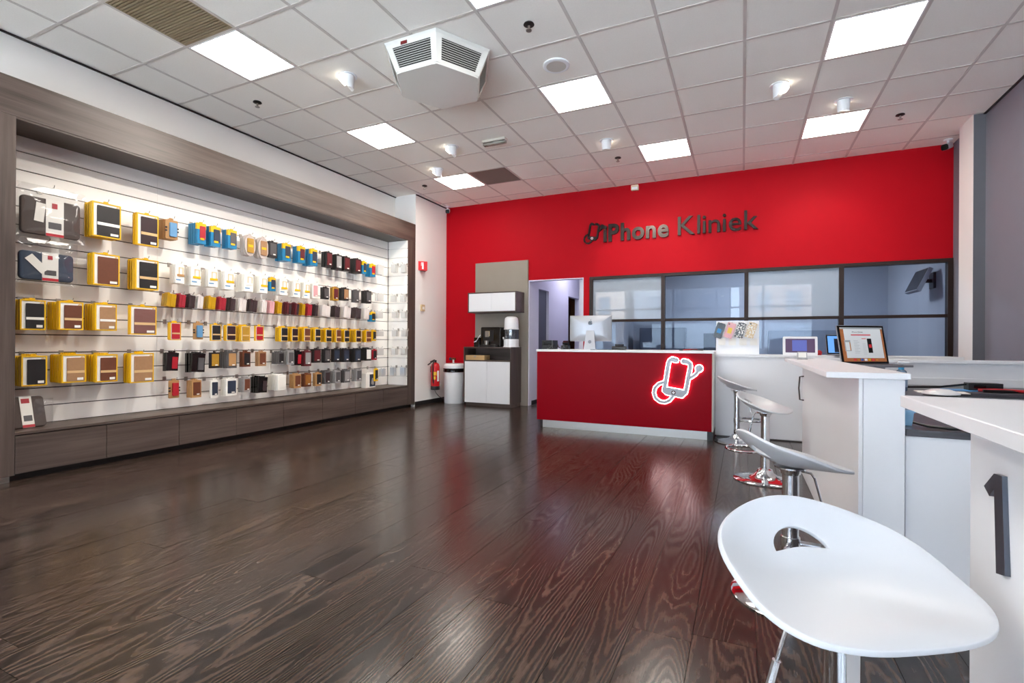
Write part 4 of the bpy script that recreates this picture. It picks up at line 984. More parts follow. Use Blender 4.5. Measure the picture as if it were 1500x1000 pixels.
# ================================================================== on the service counter and the work desk
ST = 0.928
p = on_z(1189, 525.5, ST)
t = thing('card_holder', 'small clear acrylic card holder on the white service counter', 'card holder', (0.42, 4.45, ST))
MB().prism([(-0.035, -0.02, 0), (0.035, -0.02, 0), (0.035, 0.03, 0), (-0.035, 0.03, 0)], [(-0.032, 0.0, 0.06), (0.032, 0.0, 0.06), (0.032, 0.012, 0.06), (-0.032, 0.012, 0.06)]).build('acrylic_block', glass('acrylic', (235, 238, 240), 0.08, 0.05, film=0.55, filmrgb=(235, 236, 238)), t)
MB().box(-0.026, -0.022, 0.012, 0.026, -0.018, 0.05, Matrix.Rotation(-0.25, 4, 'X')).build('card', M_card, t)
# laptop on a riser behind the counter
WT = 0.70
a, b = on_y(1236, 476, 3.05), on_y(1302, 478, 3.22)
cx, cy = (a.x + b.x) / 2 + 0.01, 3.15
LX, LY, RH = 0.83, 4.12, 0.195
rs = thing('laptop_riser', 'low grey riser box under the laptop on the work desk', 'riser', (LX, LY, WT), math.radians(32))
MB().rbox(-0.13, -0.02, 0, 0.05, 0.13, RH, 0.01, 'z').build('body', mat('riser_grey', (170, 170, 174), 0.5), rs)
B(-0.11, -0.023, 0.03, 0.03, -0.02, 0.15).build('front_slot', M_black, rs)
ang = math.radians(32)
t = thing('laptop', 'open laptop showing a web page, standing behind the white service counter', 'laptop', (LX, LY, WT + RH), ang)
W, H = 0.365, 0.278
Ml = Matrix.Translation((0, 0.09, 0.014)) @ Matrix.Rotation(-0.20, 4, 'X')
laptop(t, W, H, Ml, True)
MB().rbox(-W / 2, -0.10, 0, W / 2, 0.095, 0.014, 0.01, 'z').build('keyboard_deck', M_alu, t)
B(-W / 2 + 0.03, -0.05, 0.014, W / 2 - 0.03, 0.07, 0.016).build('keys', M_black, t)
sc = MB().box(-W / 2 + 0.018, -0.0045, 0.018, W / 2 - 0.018, -0.003, H - 0.016, Ml).build('screen', mat('desktop_picture', (120, 70, 40), 0.2, emit=(150, 96, 60), estr=0.45, var=0.6, vscale=30), t)
scr = lambda x0, z0, x1, z1, nm, m, d=0.0065: MB().box(-W / 2 + 0.018 + x0 * (W - 0.036), -d, 0.018 + z0 * (H - 0.034), -W / 2 + 0.018 + x1 * (W - 0.036), -d + 0.0012, 0.018 + z1 * (H - 0.034), Ml).build(nm, m, sc)
M_page = mat('page_white', (190, 192, 192), 0.3, emit=(226, 228, 228), estr=0.22)
M_pred = mat('page_red', (170, 40, 44), 0.3, emit=(180, 40, 44), estr=0.4); M_ptxt = mat('page_text', (130, 134, 136), 0.3, emit=(150, 154, 156), estr=0.3); M_pdk = mat('page_dark', (20, 20, 22), 0.3)
scr(0.0, 0.95, 1.0, 1.0, 'menu_bar', M_ptxt, 0.006); scr(0.08, 0.10, 0.95, 0.95, 'browser_window', M_page, 0.006)
scr(0.24, 0.76, 0.70, 0.79, 'nav_bar', M_pred, 0.0072)
scr(0.06, 0.30, 0.20, 0.62, 'small_window', M_ptxt, 0.0072); scr(0.08, 0.32, 0.17, 0.56, 'small_page', M_page, 0.0084); scr(0.17, 0.32, 0.19, 0.56, 'small_bar', mat('page_orange', (210, 130, 40), 0.3), 0.0084)
scr(0.60, 0.25, 0.70, 0.67, 'product_photo', M_pdk, 0.0072); scr(0.625, 0.40, 0.685, 0.50, 'product_red', M_pred, 0.0084); scr(0.48, 0.655, 0.58, 0.675, 'tag_line', M_pred, 0.0072)
for i in range(9): scr(0.28, 0.60 - i * 0.045, 0.28 + (0.10, 0.13, 0.08, 0.12)[i % 4], 0.608 - i * 0.045, 'text_line', M_ptxt, 0.0072); scr(0.48, 0.52 - i * 0.04, 0.56, 0.526 - i * 0.04, 'text_line', M_ptxt, 0.0072)
for i in range(7): scr(0.22 + i * 0.085, 0.02, 0.28 + i * 0.085, 0.08, 'dock_icon', (M_pred, _M['page_orange'], mat('page_blue', (60, 110, 190), 0.3), M_page, M_yel)[i % 5], 0.0072)
lm = letter_mesh('iPhone Kliniek', 0.0, M_pdk)
x0_ = min(v.co.x for v in lm.vertices); x1_ = max(v.co.x for v in lm.vertices)
for v in lm.vertices:
    X, Y, Z = v.co; k_ = 0.085 / (x1_ - x0_); v.co = Ml @ Vector((-W / 2 + 0.018 + 0.27 * (W - 0.036) + (X - x0_) * k_, -0.0075 - Z * 0.003, 0.018 + 0.84 * (H - 0.034) + Y * k_))
o = bpy.data.objects.new('page_title', lm); COL.objects.link(o); o.parent = sc
# soap dispenser
p = on_y(1320, 572, 3.9)
t = thing('soap_bottle', 'clear blue hand sanitiser pump bottle behind the service counter', 'bottle', (on_z(1320, 572, WT).x, on_z(1320, 572, WT).y, WT))
k_ = 1.0
MB().lathe([(0.034, 0), (0.038, 0.006), (0.038, 0.13), (0.03, 0.15), (0.016, 0.16), (0.016, 0.165)], n=24).build('body', glass('bottle_clear', (190, 215, 235), 0.08, 0.05, film=0.45, filmrgb=(150, 190, 224)), t, smooth=True)
MB().lathe([(0.0385, 0.03), (0.0388, 0.031), (0.0388, 0.10), (0.0385, 0.101)], n=24).build('label', mat('bottle_label', (150, 170, 196), 0.4), t, smooth=True)
MB().lathe([(0.018, 0.158), (0.019, 0.175), (0.016, 0.18)], n=16).build('collar', mat('collar_blue', (60, 160, 210), 0.4), t, smooth=True)
MB().cyl((0, 0, 0.178), (0, 0, 0.205), 0.006, n=10).rbox(-0.02, -0.014, 0.203, 0.045, 0.014, 0.22, 0.006, 'x').build('pump', M_plast, t)
# papers, brush, cables, box and pliers on the far part of the desk
def dz(u, v): q_ = on_z(u, v, WT); return q_.x, q_.y
x, y = dz(1345, 575); tag(MB().prism([(0, 0, 0), (0.3, 0.02, 0), (0.32, 0.2, 0), (0.02, 0.19, 0)], [(0, 0, 0.004), (0.3, 0.02, 0.004), (0.32, 0.2, 0.004), (0.02, 0.19, 0.004)]).build('paper_sheet', M_card), 'white paper sheets lying on the dark work desk', 'paper').location = (x, y, WT)
x, y = dz(1378, 579)
t = thing('computer_mouse', 'flat white curved mouse on the dark work desk', 'mouse', (x, min(y, 5.2), WT), 0.3)
MB().lathe([(0.10, 0.006), (0.105, 0.012), (0.085, 0.03), (0.05, 0.042), (0.005, 0.046)], n=24).build('shell', M_plast, t, smooth=True); MB().lathe([(0.09, 0), (0.1, 0.006), (0.1, 0.008)], n=24).build('base', M_dark, t, smooth=True)
x, y = dz(1435, 572)
t = thing('charger_box', 'small black charger box on a blue mat on the work desk', 'charger', (x + 0.02, y, WT + 0.004))
bevel(B(-0.10, -0.05, 0, 0.10, 0.05, 0.055).build('body', M_black, t), 0.003); B(-0.07, -0.053, 0.015, 0.0, -0.05, 0.04).build('socket_plate', M_gblack, t)
tag(B(-0.28, -0.12, 0, 0.42, 0.07, 0.004).build('repair_mat', mat('mat_blue', (70, 140, 200), 0.5)), 'thin blue repair mat on the dark work desk', 'mat').location = (x + 0.06, y, WT)
tag(MB().tube([(x - 0.08, y, WT + 0.045), (x - 0.25, y - 0.02, WT + 0.02), (x - 0.5, y + 0.0, WT + 0.008), (x - 0.75, y - 0.05, WT + 0.035), (x - 0.92, y - 0.12, WT + 0.05)], 0.008, 8).build('cable', M_black, None, True), 'black cable running across the work desk to the charger box', 'cable')
x, y = dz(1478, 576)
t = thing('pliers', 'red handled pliers lying on the blue repair mat', 'pliers', (x, y, WT + 0.012), -0.2)
MB().tube([(-0.16, 0.03, 0), (-0.06, 0.02, 0.006), (0.03, 0, 0.006), (0.18, -0.02, 0)], 0.011, 8).build('handle', _M['red_plastic'], t, smooth=True)
MB().tube([(-0.14, -0.03, 0), (-0.04, -0.01, 0.0), (0.05, 0.0, 0.0), (0.2, 0.01, 0)], 0.011, 8).build('handle', M_black, t, smooth=True)
x, y = dz(1330, 621)
t = thing('blue_tub', 'small pale blue plastic tub on the edge of the work desk', 'tub', (0.632, 2.66, WT))
MB().prism([(-0.03, -0.03, 0), (0.022, -0.03, 0), (0.022, 0.03, 0), (-0.03, 0.03, 0)], [(-0.034, -0.034, 0.06), (0.028, -0.034, 0.06), (0.028, 0.034, 0.06), (-0.034, 0.034, 0.06)]).build('body', mat('tub_blue', (140, 188, 220), 0.4), t)
B(-0.037, -0.037, 0.055, 0.032, 0.037, 0.066).build('rim', _M['tub_blue'], t)
tag(MB().tube([(0.66, 2.66, WT + 0.012), (0.70, 2.60, WT + 0.006), (0.76, 2.575, WT + 0.005), (0.90, 2.57, WT + 0.005)], 0.005, 8).build('cable', M_black, None, True), 'thin black cable along the near edge of the work desk', 'cable')
# ================================================================== goods on the slatwall
def col(name, rgb, rough=0.45, **k): return mat('goods_' + name, rgb, rough, **k)
C = {'black': col('black', (30, 28, 30)), 'plum': col('plum', (46, 24, 30)), 'brown': col('brown', (104, 56, 34), 0.55, var=0.12, vscale=40), 'tan': col('tan', (164, 124, 88), 0.6, var=0.12, vscale=40),
     'mauve': col('mauve', (124, 84, 78), 0.4), 'red': col('red', (172, 28, 42)), 'blue': col('blue', (98, 148, 190)), 'gold': col('gold', (176, 132, 40), 0.5, var=0.2, vscale=60),
     'cyan': col('cyan', (18, 120, 168)), 'grey': col('grey', (84, 82, 84)), 'lgrey': col('lgrey', (150, 148, 148)), 'white': M_card, 'dred': col('dred', (92, 28, 34)), 'kraft': col('kraft', (178, 134, 86), 0.7),
     'slate': col('slate', (44, 54, 72)), 'taupe': col('taupe_felt', (84, 74, 70), 0.9, bump=0.5, bscale=500, var=0.15, vscale=120), 'navy': col('navy_felt', (52, 66, 86), 0.85, bump=0.4, bscale=500, var=0.12, vscale=60),
     'pink': col('pink', (214, 160, 164)), 'wood': col('wood', (150, 96, 34), 0.5, var=0.3, vscale=30), 'smoke': col('smoke', (62, 50, 52), 0.25), 'amber': col('amber', (186, 142, 24), 0.25), 'cherry': col('cherry', (160, 44, 56), 0.25),
     'mist': col('mist', (214, 206, 202), 0.2), 'yellow': M_yel}
words_ = {'taupe': 'taupe', 'navy': 'navy', 'black': 'black', 'plum': 'dark plum', 'brown': 'brown leather', 'tan': 'tan leather', 'mauve': 'mauve', 'red': 'red', 'blue': 'light blue', 'gold': 'gold', 'cyan': 'blue', 'grey': 'grey', 'lgrey': 'pale grey', 'white': 'white', 'dred': 'dark red', 'kraft': 'kraft',
          'slate': 'slate blue', 'pink': 'pink', 'wood': 'wooden', 'smoke': 'smoke black', 'amber': 'amber', 'cherry': 'cherry red', 'mist': 'milky clear', 'yellow': 'yellow'}
def ring(mb, w, h, b, x0, x1, r=0.008):
    mb.box(x0, -w / 2, h / 2 - b, x1, w / 2, h / 2); mb.box(x0, -w / 2, -h / 2, x1, w / 2, -h / 2 + b)
    mb.box(x0, -w / 2, -h / 2 + b, x1, -w / 2 + b, h / 2 - b); mb.box(x0, w / 2 - b, -h / 2 + b, x1, w / 2, h / 2 - b)
    return mb
def P(t, name, m, x0, y0, z0, x1, y1, z1, r=0.0, M=None):
    mb = MB(); (mb.rbox(x0, y0, z0, x1, y1, z1, r, 'x', 3, M) if r > 0 else mb.box(x0, y0, z0, x1, y1, z1, M)); return mb.build(name, m, t)
# each style: front(t, w, h, th, c) builds the parts of the pack in front; rear gives the plain shell of the packs behind
def st_rim(t, w, h, th, c, big=False, band='kraft'):
    b = 0.010 if big else 0.006
    ring(MB(), w, h, b, -th, 0.003).build('yellow_rim', M_yel, t)
    P(t, 'card', M_card, -th, -w / 2 + b, -h / 2 + b, -0.001, w / 2 - b, h / 2 - b)
    i = 0.035 if big else 0.016; j = 0.012
    P(t, 'case', C[c], -0.001, -w / 2 + i, -h / 2 + j, 0.006, w / 2 - j, h / 2 - i * 0.8, 0.006)
    if band: P(t, 'belly_band', M_kraft if band == 'kraft' else M_card, 0.006, -w / 2 + i, -h * 0.16, 0.0075, w / 2 - j, -h * 0.16 + h * 0.085)
    if big:
        P(t, 'sticker', M_card, 0.006, w * 0.12, -h / 2 + j + 0.008, 0.0075, w / 2 - j - 0.01, -h / 2 + j + 0.028)
        MB().cyl((0.003, w / 2 - 0.028, h / 2 - 0.026), (0.0045, w / 2 - 0.028, h / 2 - 0.026), 0.011, n=14).build('seal', M_kraft, t)
    P(t, 'hang_tab', M_yel, -th * 0.6, -0.018, h / 2, -th * 0.4, 0.018, h / 2 + 0.016, 0.006)
def st_blue(t, w, h, th, c):
    P(t, 'box', C['cyan'], -th, -w / 2, -h / 2, -0.001, w / 2, h / 2 - h * 0.3); P(t, 'header', M_yel, -th, -w / 2, h / 2 - h * 0.3, -0.001, w / 2, h / 2)
    P(t, 'case', C[c], -0.001, -w * 0.22, -h * 0.28, 0.004, w * 0.42, h * 0.36, 0.006); P(t, 'print_blob', M_yel, 0.004, -w * 0.2, -h * 0.32, 0.0055, w * 0.25, -h * 0.22, 0.004)
    P(t, 'hang_tab', M_yel, -th * 0.6, -0.016, h / 2, -th * 0.4, 0.016, h / 2 + 0.014)
def st_oval(t, w, h, th, c):
    mb = MB(); pts = []
    for i in range(32):
        a = 2 * PI * i / 32; r = 1 + 0.06 * math.cos(4 * a); pts.append((w / 2 * r * math.copysign(abs(math.cos(a)) ** 0.7, math.cos(a)), h / 2 * math.copysign(abs(math.sin(a)) ** 0.7, math.sin(a)) * r))
    mb.prism([(-th, y, z) for y, z in pts], [(-th * 0.5, y, z) for y, z in pts]); mb.build('blister_tray', mat('pearl_blister', (196, 184, 178), 0.25), t)
    P(t, 'case', C[c], -th * 0.5, -w * 0.3, -h * 0.36, 0.0, w * 0.3, h * 0.36, 0.008); P(t, 'sticker', M_yel, 0.0, -w * 0.25, -h * 0.08, 0.002, w * 0.22, h * 0.04, 0.004)
    P(t, 'hang_tab', _M['pearl_blister'], -th, -0.016, h * 0.48, -th * 0.8, 0.016, h / 2 + 0.022)
def st_box(t, w, h, th, c, face=None):
    P(t, 'box', C[c], -th, -w / 2, -h / 2, -0.001, w / 2, h / 2); P(t, 'face', C[face or 'grey'], -0.001, -w * 0.34, -h * 0.36, 0.003, w * 0.40, h * 0.40, 0.005)
    P(t, 'sticker', M_card, 0.003, w * 0.0, -h * 0.34, 0.0042, w * 0.28, -h * 0.27); P(t, 'hang_tab', C[c], -th * 0.6, -0.014, h / 2, -th * 0.4, 0.014, h / 2 + 0.015)
def st_white(t, w, h, th, c):
    P(t, 'box', M_card, -th, -w / 2, -h / 2, -0.001, w / 2, h / 2)
    ring(MB(), w * 0.5, h * 0.42, 0.005, -0.001, 0.004).build('bumper', M_kraft, t).location = (0, w * 0.12, h * 0.16)
    P(t, 'yellow_strip' if c == 'yellow' else 'inner_case', C[c], -0.001, -w * 0.3, -h * 0.12, 0.005, w * 0.46, h * 0.0); P(t, 'blue_print', C['blue'], -0.001, -w * 0.42, -h * 0.34, 0.0005, w * 0.1, -h * 0.27)
    P(t, 'hang_tab', M_card, -th * 0.6, -0.014, h / 2, -th * 0.4, 0.014, h / 2 + 0.015)
def st_flip(t, w, h, th, c):
    Mx = Matrix.Rotation(-0.10, 4, 'X')
    P(t, 'cover', C[c], -th, -w / 2, -h / 2, -0.002, w / 2, h / 2, 0.006, Mx); P(t, 'window', C['smoke'] if c in ('smoke', 'dred') else C['mist'] if c == 'mist' else C[c], -0.002, -w * 0.1, -h * 0.44, 0.0015, w * 0.44, h * 0.44, 0.006, Mx)
    P(t, 'hang_tab', C['mist'], -th * 0.6, -0.012, h / 2 - 0.004, -th * 0.4, 0.012, h / 2 + 0.014)
def st_kraft(t, w, h, th, c):
    P(t, 'card', C['kraft'], -th, -w / 2, -h / 2, -th * 0.6, w / 2, h / 2, 0.008)
    P(t, 'case', C[c], -th * 0.6, -w * 0.2, -h * 0.36, 0.0, w * 0.36, h * 0.36, 0.005)
    for s_ in (-1, 1):
        for z in (-0.08, 0.08): P(t, 'clip', C['black'], -th * 0.62, s_ * w * 0.47 - 0.008, h * z - 0.007, -th * 0.3, s_ * w * 0.47 + 0.008, h * z + 0.007)
    P(t, 'hang_tab', C['kraft'], -th, -0.018, h / 2 - 0.002, -th * 0.7, 0.018, h / 2 + 0.018)
def st_pouch(t, w, h, th, c):
    Mx = Matrix.Rotation(-0.06, 4, 'X')
    mb = MB(); n = 10
    prof = [(-w / 2, -h / 2), (w / 2, -h / 2), (w * 0.47, 0.0), (w / 2, h / 2), (-w / 2, h / 2), (-w * 0.47, 0)]
    mb.prism([(-th, y, z) for y, z in prof], [(-0.002, y * 0.97, z * 0.97) for y, z in prof], Mx); mb.build('pouch', mat('gloss_pouch', (14, 14, 16), 0.22), t)
    P(t, 'case', C[c], -0.002, -w * 0.05, -h * 0.38, 0.006, w * 0.38, h * 0.26, 0.005, Mx); P(t, 'hang_tab', M_black, -th * 0.7, -0.03, h / 2 - 0.004, -th * 0.3, 0.03, h / 2 + 0.012)
def st_clear(t, w, h, th, c):
    P(t, 'blister', M_clear, -th, -w / 2, -h / 2, 0, w / 2, h / 2, 0.006)
    P(t, 'insert_card', C[c], -th * 0.9, -w * 0.42, -h * 0.2, -th * 0.7, w * 0.42, h * 0.44); P(t, 'hang_tab', M_card, -th, -0.012, h / 2, -th * 0.6, 0.012, h / 2 + 0.012)
STY = {'rim': (st_rim, M_yel, 'phone case in yellow rimmed pack', 'yellow rimmed phone case packs', 0.022), 'tab': (lambda t, w, h, th, c: st_rim(t, w, h, th, c, True), M_yel, 'tablet case in yellow rimmed pack', 'yellow rimmed tablet case packs', 0.030),
       'tabw': (lambda t, w, h, th, c: st_rim(t, w, h, th, c, True, 'white'), M_yel, 'white-banded tablet case in yellow rimmed pack', 'yellow rimmed tablet case packs', 0.030),
       'tabn': (lambda t, w, h, th, c: st_rim(t, w, h, th, c, True, None), M_yel, 'bandless tablet case in yellow rimmed pack', 'yellow rimmed tablet case packs', 0.030),
       'blue': (st_blue, C['cyan'], 'phone cover in blue and yellow box', 'blue and yellow cover boxes', 0.030), 'oval': (st_oval, None, 'cover in scalloped pearl blister', 'scalloped blister packs', 0.022),
       'box': (st_box, None, 'phone case box', 'phone case boxes', 0.026), 'white': (st_white, M_card, 'trimmed slim white accessory box', 'slim white accessory boxes', 0.020),
       'flip': (st_flip, None, 'thin phone cover in clear sleeve', 'thin coloured phone covers', 0.016), 'kraft': (st_kraft, C['kraft'], 'phone case on kraft card', 'phone cases on kraft cards', 0.028),
       'pouch': (st_pouch, M_gblack, 'case in glossy black pouch', 'glossy black pouches', 0.03), 'clear': (st_clear, M_clear, 'accessory in clear blister', 'clear blister packs', 0.028)}
ROWN = {1: 'top phone row', 2: 'second phone row', 3: 'third phone row', 4: 'fourth phone row', 5: 'fifth phone row', 6: 'lowest phone row', 11: 'top tablet row', 12: 'second tablet row', 13: 'third tablet row', 14: 'lowest tablet row'}
KIND = {'rim': 'phone_case_pack', 'tab': 'tablet_case_pack', 'tabw': 'tablet_case_pack', 'tabn': 'tablet_case_pack', 'blue': 'phone_cover_box', 'oval': 'scalloped_blister_pack', 'box': 'phone_case_box', 'white': 'accessory_box', 'flip': 'phone_cover_sleeve', 'kraft': 'phone_case_card', 'pouch': 'phone_case_pouch', 'clear': 'clear_blister_pack'}
ORD = ['first', 'second', 'third', 'fourth', 'fifth', 'sixth', 'seventh', 'eighth', 'ninth', 'tenth', 'eleventh', 'twelfth', 'thirteenth', 'fourteenth', 'fifteenth', 'sixteenth', 'seventeenth', 'eighteenth', 'nineteenth', 'twentieth', 'twenty-first', 'twenty-second', 'twenty-third', 'twenty-fourth']
def hook(base, tip, up, lab='chrome wire display hook clipped into a slatwall groove'):
    """base on the slats, tip at the free end of the prong"""
    base = Vector(base); tip = Vector(tip); d = (tip - base); L = d.length; rz = math.atan2(d.y, d.x)
    t = thing('display_hook', lab, 'hook', base, rz, 'chrome hooks on the slatwall')
    B(0.0, -0.016, -0.02, 0.006, 0.016, 0.022).build('bracket', M_steel, t)
    MB().tube([(0.004, 0, 0), (L - 0.02, 0, 0), (L - 0.006, 0, 0.006), (L, 0, 0.022)], 0.0028, 6).build('prong', M_chrome, t, smooth=True)
    return t
_count = {}
def goods(row, style, c, u0, u1, v0, v1, n, Xf=-5.09, face=None):
    fn, rearm, noun, grp, th = STY[style]
    a = on_x(u0, (v0 + v1) / 2, Xf); b = on_x(u1, (v0 + v1) / 2, Xf); zt = on_x((u0 + u1) / 2, v0, Xf).z; zb = on_x((u0 + u1) / 2, v1, Xf).z
    w, h = b.y - a.y, zt - zb; yc, zc = (a.y + b.y) / 2, (zt + zb) / 2
    depth = Xf - XS - 0.004
    pitch = min(th * 1.25, depth / max(n, 1)); th_ = min(th, pitch * 0.82)
    k = _count[row] = _count.get(row, 0) + 1
    lab = '%s %s, %s hook, %s' % (words_[c], noun, ORD[k - 1], ROWN[row])
    t = thing(KIND[style], lab, 'package', (Xf, yc, zc), 0, grp)
    if style == 'box': fn(t, w, h, th_, c, face)
    else: fn(t, w, h, th_, c)
    rm = rearm or C[c]
    if style == 'oval': rm = _M['pearl_blister']
    me = None
    for i in range(1, n):
        if me is None:
            mb = MB()
            if style in ('rim', 'tab', 'tabw', 'tabn'): mb.rbox(-th_ * 0.5, -w / 2, -h / 2, 0, w / 2, h / 2, 0.010, 'x', 3); mb.rbox(-th_ * 1.2, -w / 2 + 0.008, -h / 2 + 0.008, -th_ * 0.5, w / 2 - 0.008, h / 2 - 0.008, 0.008, 'x', 3)
            elif style == 'oval': mb.rbox(-th_, -w / 2, -h / 2, -th_ * 0.4, w / 2, h / 2, w * 0.3, 'x', 4)
            elif style == 'flip': mb.box(-th_, -w / 2, -h / 2, -0.002, w / 2, h / 2, Matrix.Rotation(-0.10, 4, 'X'))
            else: mb.box(-th_, -w / 2, -h / 2, 0, w / 2, h / 2)
            mb.box(-th_ * 0.6, -0.015, h / 2, -th_ * 0.4, 0.015, h / 2 + 0.014)
            me = mb.mesh('package', rm)
            if style in ('rim', 'tab', 'tabw', 'tabn'):
                me.materials.append(C['brown'])  # brown on the recessed part paints in the darker gaps between rims
                for pf in list(me.polygons)[18:36]: pf.material_index = 1
        o = bpy.data.objects.new(KIND[style], me); COL.objects.link(o); jit = 0.004
        o.location = (Xf - i * pitch, yc + random.uniform(-jit, jit), zc + random.uniform(-0.0015, 0.0015))
        tag(o, '%s %s, %s from front on %s hook, %s' % (words_[c], noun.split(' in ')[0], ORD[i], ORD[k - 1], ROWN[row]), 'package', grp)
    hook((XS, yc, zt + 0.010), (Xf + 0.03, yc, zt + 0.010), True, 'chrome wire hook holding the %s goods of the %s' % (ORD[k - 1], ROWN[row]))

# tablet cases: four rows beside the near post
for r in [(11, 'tabw', 'black', 135, 177, 298, 348, 4), (11, 'tab', 'plum', 200, 232, 314, 360, 2), (11, 'kraft', 'blue', 244, 262, 322, 350, 4),
          (12, 'tabn', 'brown', 136, 175, 372, 418, 3), (12, 'tab', 'black', 198, 232, 380, 424, 4),
          (13, 'tabw', 'black', 29, 67, 439, 483, 4), (13, 'tab', 'brown', 86, 122, 442, 483, 6), (13, 'tabw', 'tan', 139, 171, 445, 484, 5), (13, 'tab', 'mauve', 190, 229, 448, 490, 1),
          (14, 'tabn', 'black', 31, 69, 521, 565, 5), (14, 'tab', 'tan', 90, 126, 519, 560, 6), (14, 'tab', 'brown', 140, 172, 519, 559, 6), (14, 'tab', 'tan', 190, 225, 517, 560, 3)]:
    goods(*r, Xf=-5.06)
# row 1
for r in [(1, 'blue', 'red', 289, 302, 327, 357, 4), (1, 'blue', 'slate', 309, 323, 332, 361, 3), (1, 'blue', 'grey', 334, 347, 337, 364, 3), (1, 'oval', 'gold', 360, 375, 345, 374, 4), (1, 'oval', 'tan', 380, 394, 349, 378, 4),
          (1, 'box', 'black', 394, 406, 354, 377, 2), (1, 'blue', 'slate', 415, 426, 357, 382, 4), (1, 'blue', 'dred', 437, 447, 361, 385, 3), (1, 'blue', 'slate', 455, 465, 365, 389, 4),
          (1, 'box', 'black', 478, 487, 369, 391, 3, -5.09, 'dred'), (1, 'box', 'black', 492, 501, 373, 395, 3, -5.09, 'lgrey'), (1, 'box', 'black', 504, 513, 376, 397, 3, -5.09, 'dred'), (1, 'box', 'black', 520, 529, 379, 400, 4, -5.09, 'dred'),
          (1, 'blue', 'slate', 531, 537, 383, 401, 2), (1, 'blue', 'red', 543, 550, 387, 405, 3), (1, 'clear', 'white', 554, 562, 388, 402, 3)]: goods(*r)
# row 2
for r in [(2, 'white', 'kraft', 257, 270, 388, 415, 4), (2, 'white', 'yellow', 280, 294, 391, 418, 5), (2, 'white', 'yellow', 305, 319, 395, 420, 5), (2, 'white', 'yellow', 329, 343, 398, 424, 5), (2, 'white', 'white', 358, 371, 402, 427, 6),
          (2, 'white', 'yellow', 380, 392, 405, 429, 5), (2, 'blue', 'slate', 395, 404, 407, 426, 2), (2, 'white', 'yellow', 410, 421, 409, 432, 5), (2, 'white', 'yellow', 430, 440, 412, 435, 4), (2, 'white', 'yellow', 445, 454, 414, 437, 3), (2, 'box', 'white', 458, 466, 416, 437, 3, -5.09, 'pink'),
          (2, 'box', 'black', 474, 482, 421, 438, 2), (2, 'box', 'gold', 488, 496, 421, 440, 2, -5.09, 'dred'), (2, 'box', 'black', 503, 511, 422, 440, 3, -5.09, 'tan'), (2, 'box', 'grey', 519, 526, 425, 443, 2), (2, 'box', 'black', 536, 544, 426, 444, 3), (2, 'clear', 'white', 554, 562, 430, 441, 2)]: goods(*r)
# row 3: thin tinted covers, tightly packed
seq = [('amber', 242, 258), ('cherry', 260, 272), ('smoke', 274, 286), ('mist', 287, 298), ('amber', 303, 316), ('cherry', 319, 331), ('smoke', 335, 345), ('mist', 348, 361), ('smoke', 364, 377), ('mist', 381, 391), ('pink', 393, 402), ('amber', 404, 413), ('dred', 418, 427), ('dred', 430, 438), ('amber', 440, 447), ('cherry', 448, 457), ('smoke', 459, 466), ('mist', 469, 484), ('smoke', 488, 498), ('mist', 501, 514), ('smoke', 518, 529), ('mist', 531, 541)]
for c, u0, u1 in seq:
    f = (u0 - 242) / 300.0
    goods(3, 'flip', c, u0 + 3, u1, 430 + 23 * f, 449 + 19 * f, 5, -5.09)
goods(3, 'blue', 'black', 543, 550, 457, 471, 2); goods(3, 'clear', 'white', 553, 561, 456, 466, 4)
# row 4: yellow rimmed phone packs
for r in [(4, 'rim', 'red', 249, 265, 472, 498, 2), (4, 'kraft', 'blue', 285, 299, 473, 497, 1), (4, 'rim', 'black', 309, 324, 475, 499, 1), (4, 'rim', 'plum', 331, 346, 476, 499, 2), (4, 'rim', 'gold', 353, 366, 477, 500, 4), (4, 'rim', 'red', 374, 386, 477, 499, 1),
          (4, 'rim', 'black', 411, 422, 479, 500, 4), (4, 'rim', 'plum', 427, 437, 480, 500, 5), (4, 'rim', 'brown', 445, 455, 480, 500, 6), (4, 'rim', 'black', 461, 470, 481, 500, 5), (4, 'rim', 'black', 477, 486, 482, 501, 4), (4, 'rim', 'brown', 492, 500, 482, 501, 6), (4, 'rim', 'black', 504, 512, 483, 501, 5), (4, 'rim', 'plum', 521, 529, 483, 501, 7), (4, 'rim', 'brown', 536, 544, 484, 501, 3),
          (4, 'box', 'yellow', 546, 551, 484, 499, 2, -5.09, 'black'), (4, 'clear', 'white', 554, 562, 485, 492, 4)]: goods(*r)
# row 5
for r in [(5, 'pouch', 'red', 244, 262, 516, 543, 2), (5, 'pouch', 'grey', 281, 301, 517, 545, 3), (5, 'box', 'black', 308, 322, 516, 539, 1, -5.09, 'gold'), (5, 'box', 'grey', 333, 347, 515, 539, 4, -5.09, 'kraft'), (5, 'box', 'brown', 356, 367, 515, 537, 2, -5.09, 'black'), (5, 'box', 'tan', 379, 390, 515, 536, 2, -5.09, 'brown'),
          (5, 'box', 'grey', 408, 416, 516, 533, 4, -5.09, 'black'), (5, 'box', 'lgrey', 422, 431, 514, 534, 6, -5.09, 'grey'), (5, 'pouch', 'red', 432, 442, 514, 535, 2), (5, 'box', 'dred', 446, 456, 514, 536, 2, -5.09, 'lgrey'), (5, 'box', 'black', 459, 470, 511, 531, 2, -5.09, 'dred'), (5, 'box', 'black', 475, 484, 511, 531, 2, -5.09, 'grey'), (5, 'box', 'black', 489, 498, 511, 530, 2, -5.09, 'slate'),
          (5, 'box', 'black', 503, 512, 511, 530, 4, -5.09, 'slate'), (5, 'box', 'black', 519, 529, 511, 530, 3, -5.09, 'slate'), (5, 'box', 'black', 536, 544, 510, 528, 4, -5.09, 'white'), (5, 'box', 'red', 546, 552, 512, 527, 1, -5.09, 'black'), (5, 'clear', 'white', 554, 562, 510, 520, 3)]: goods(*r)
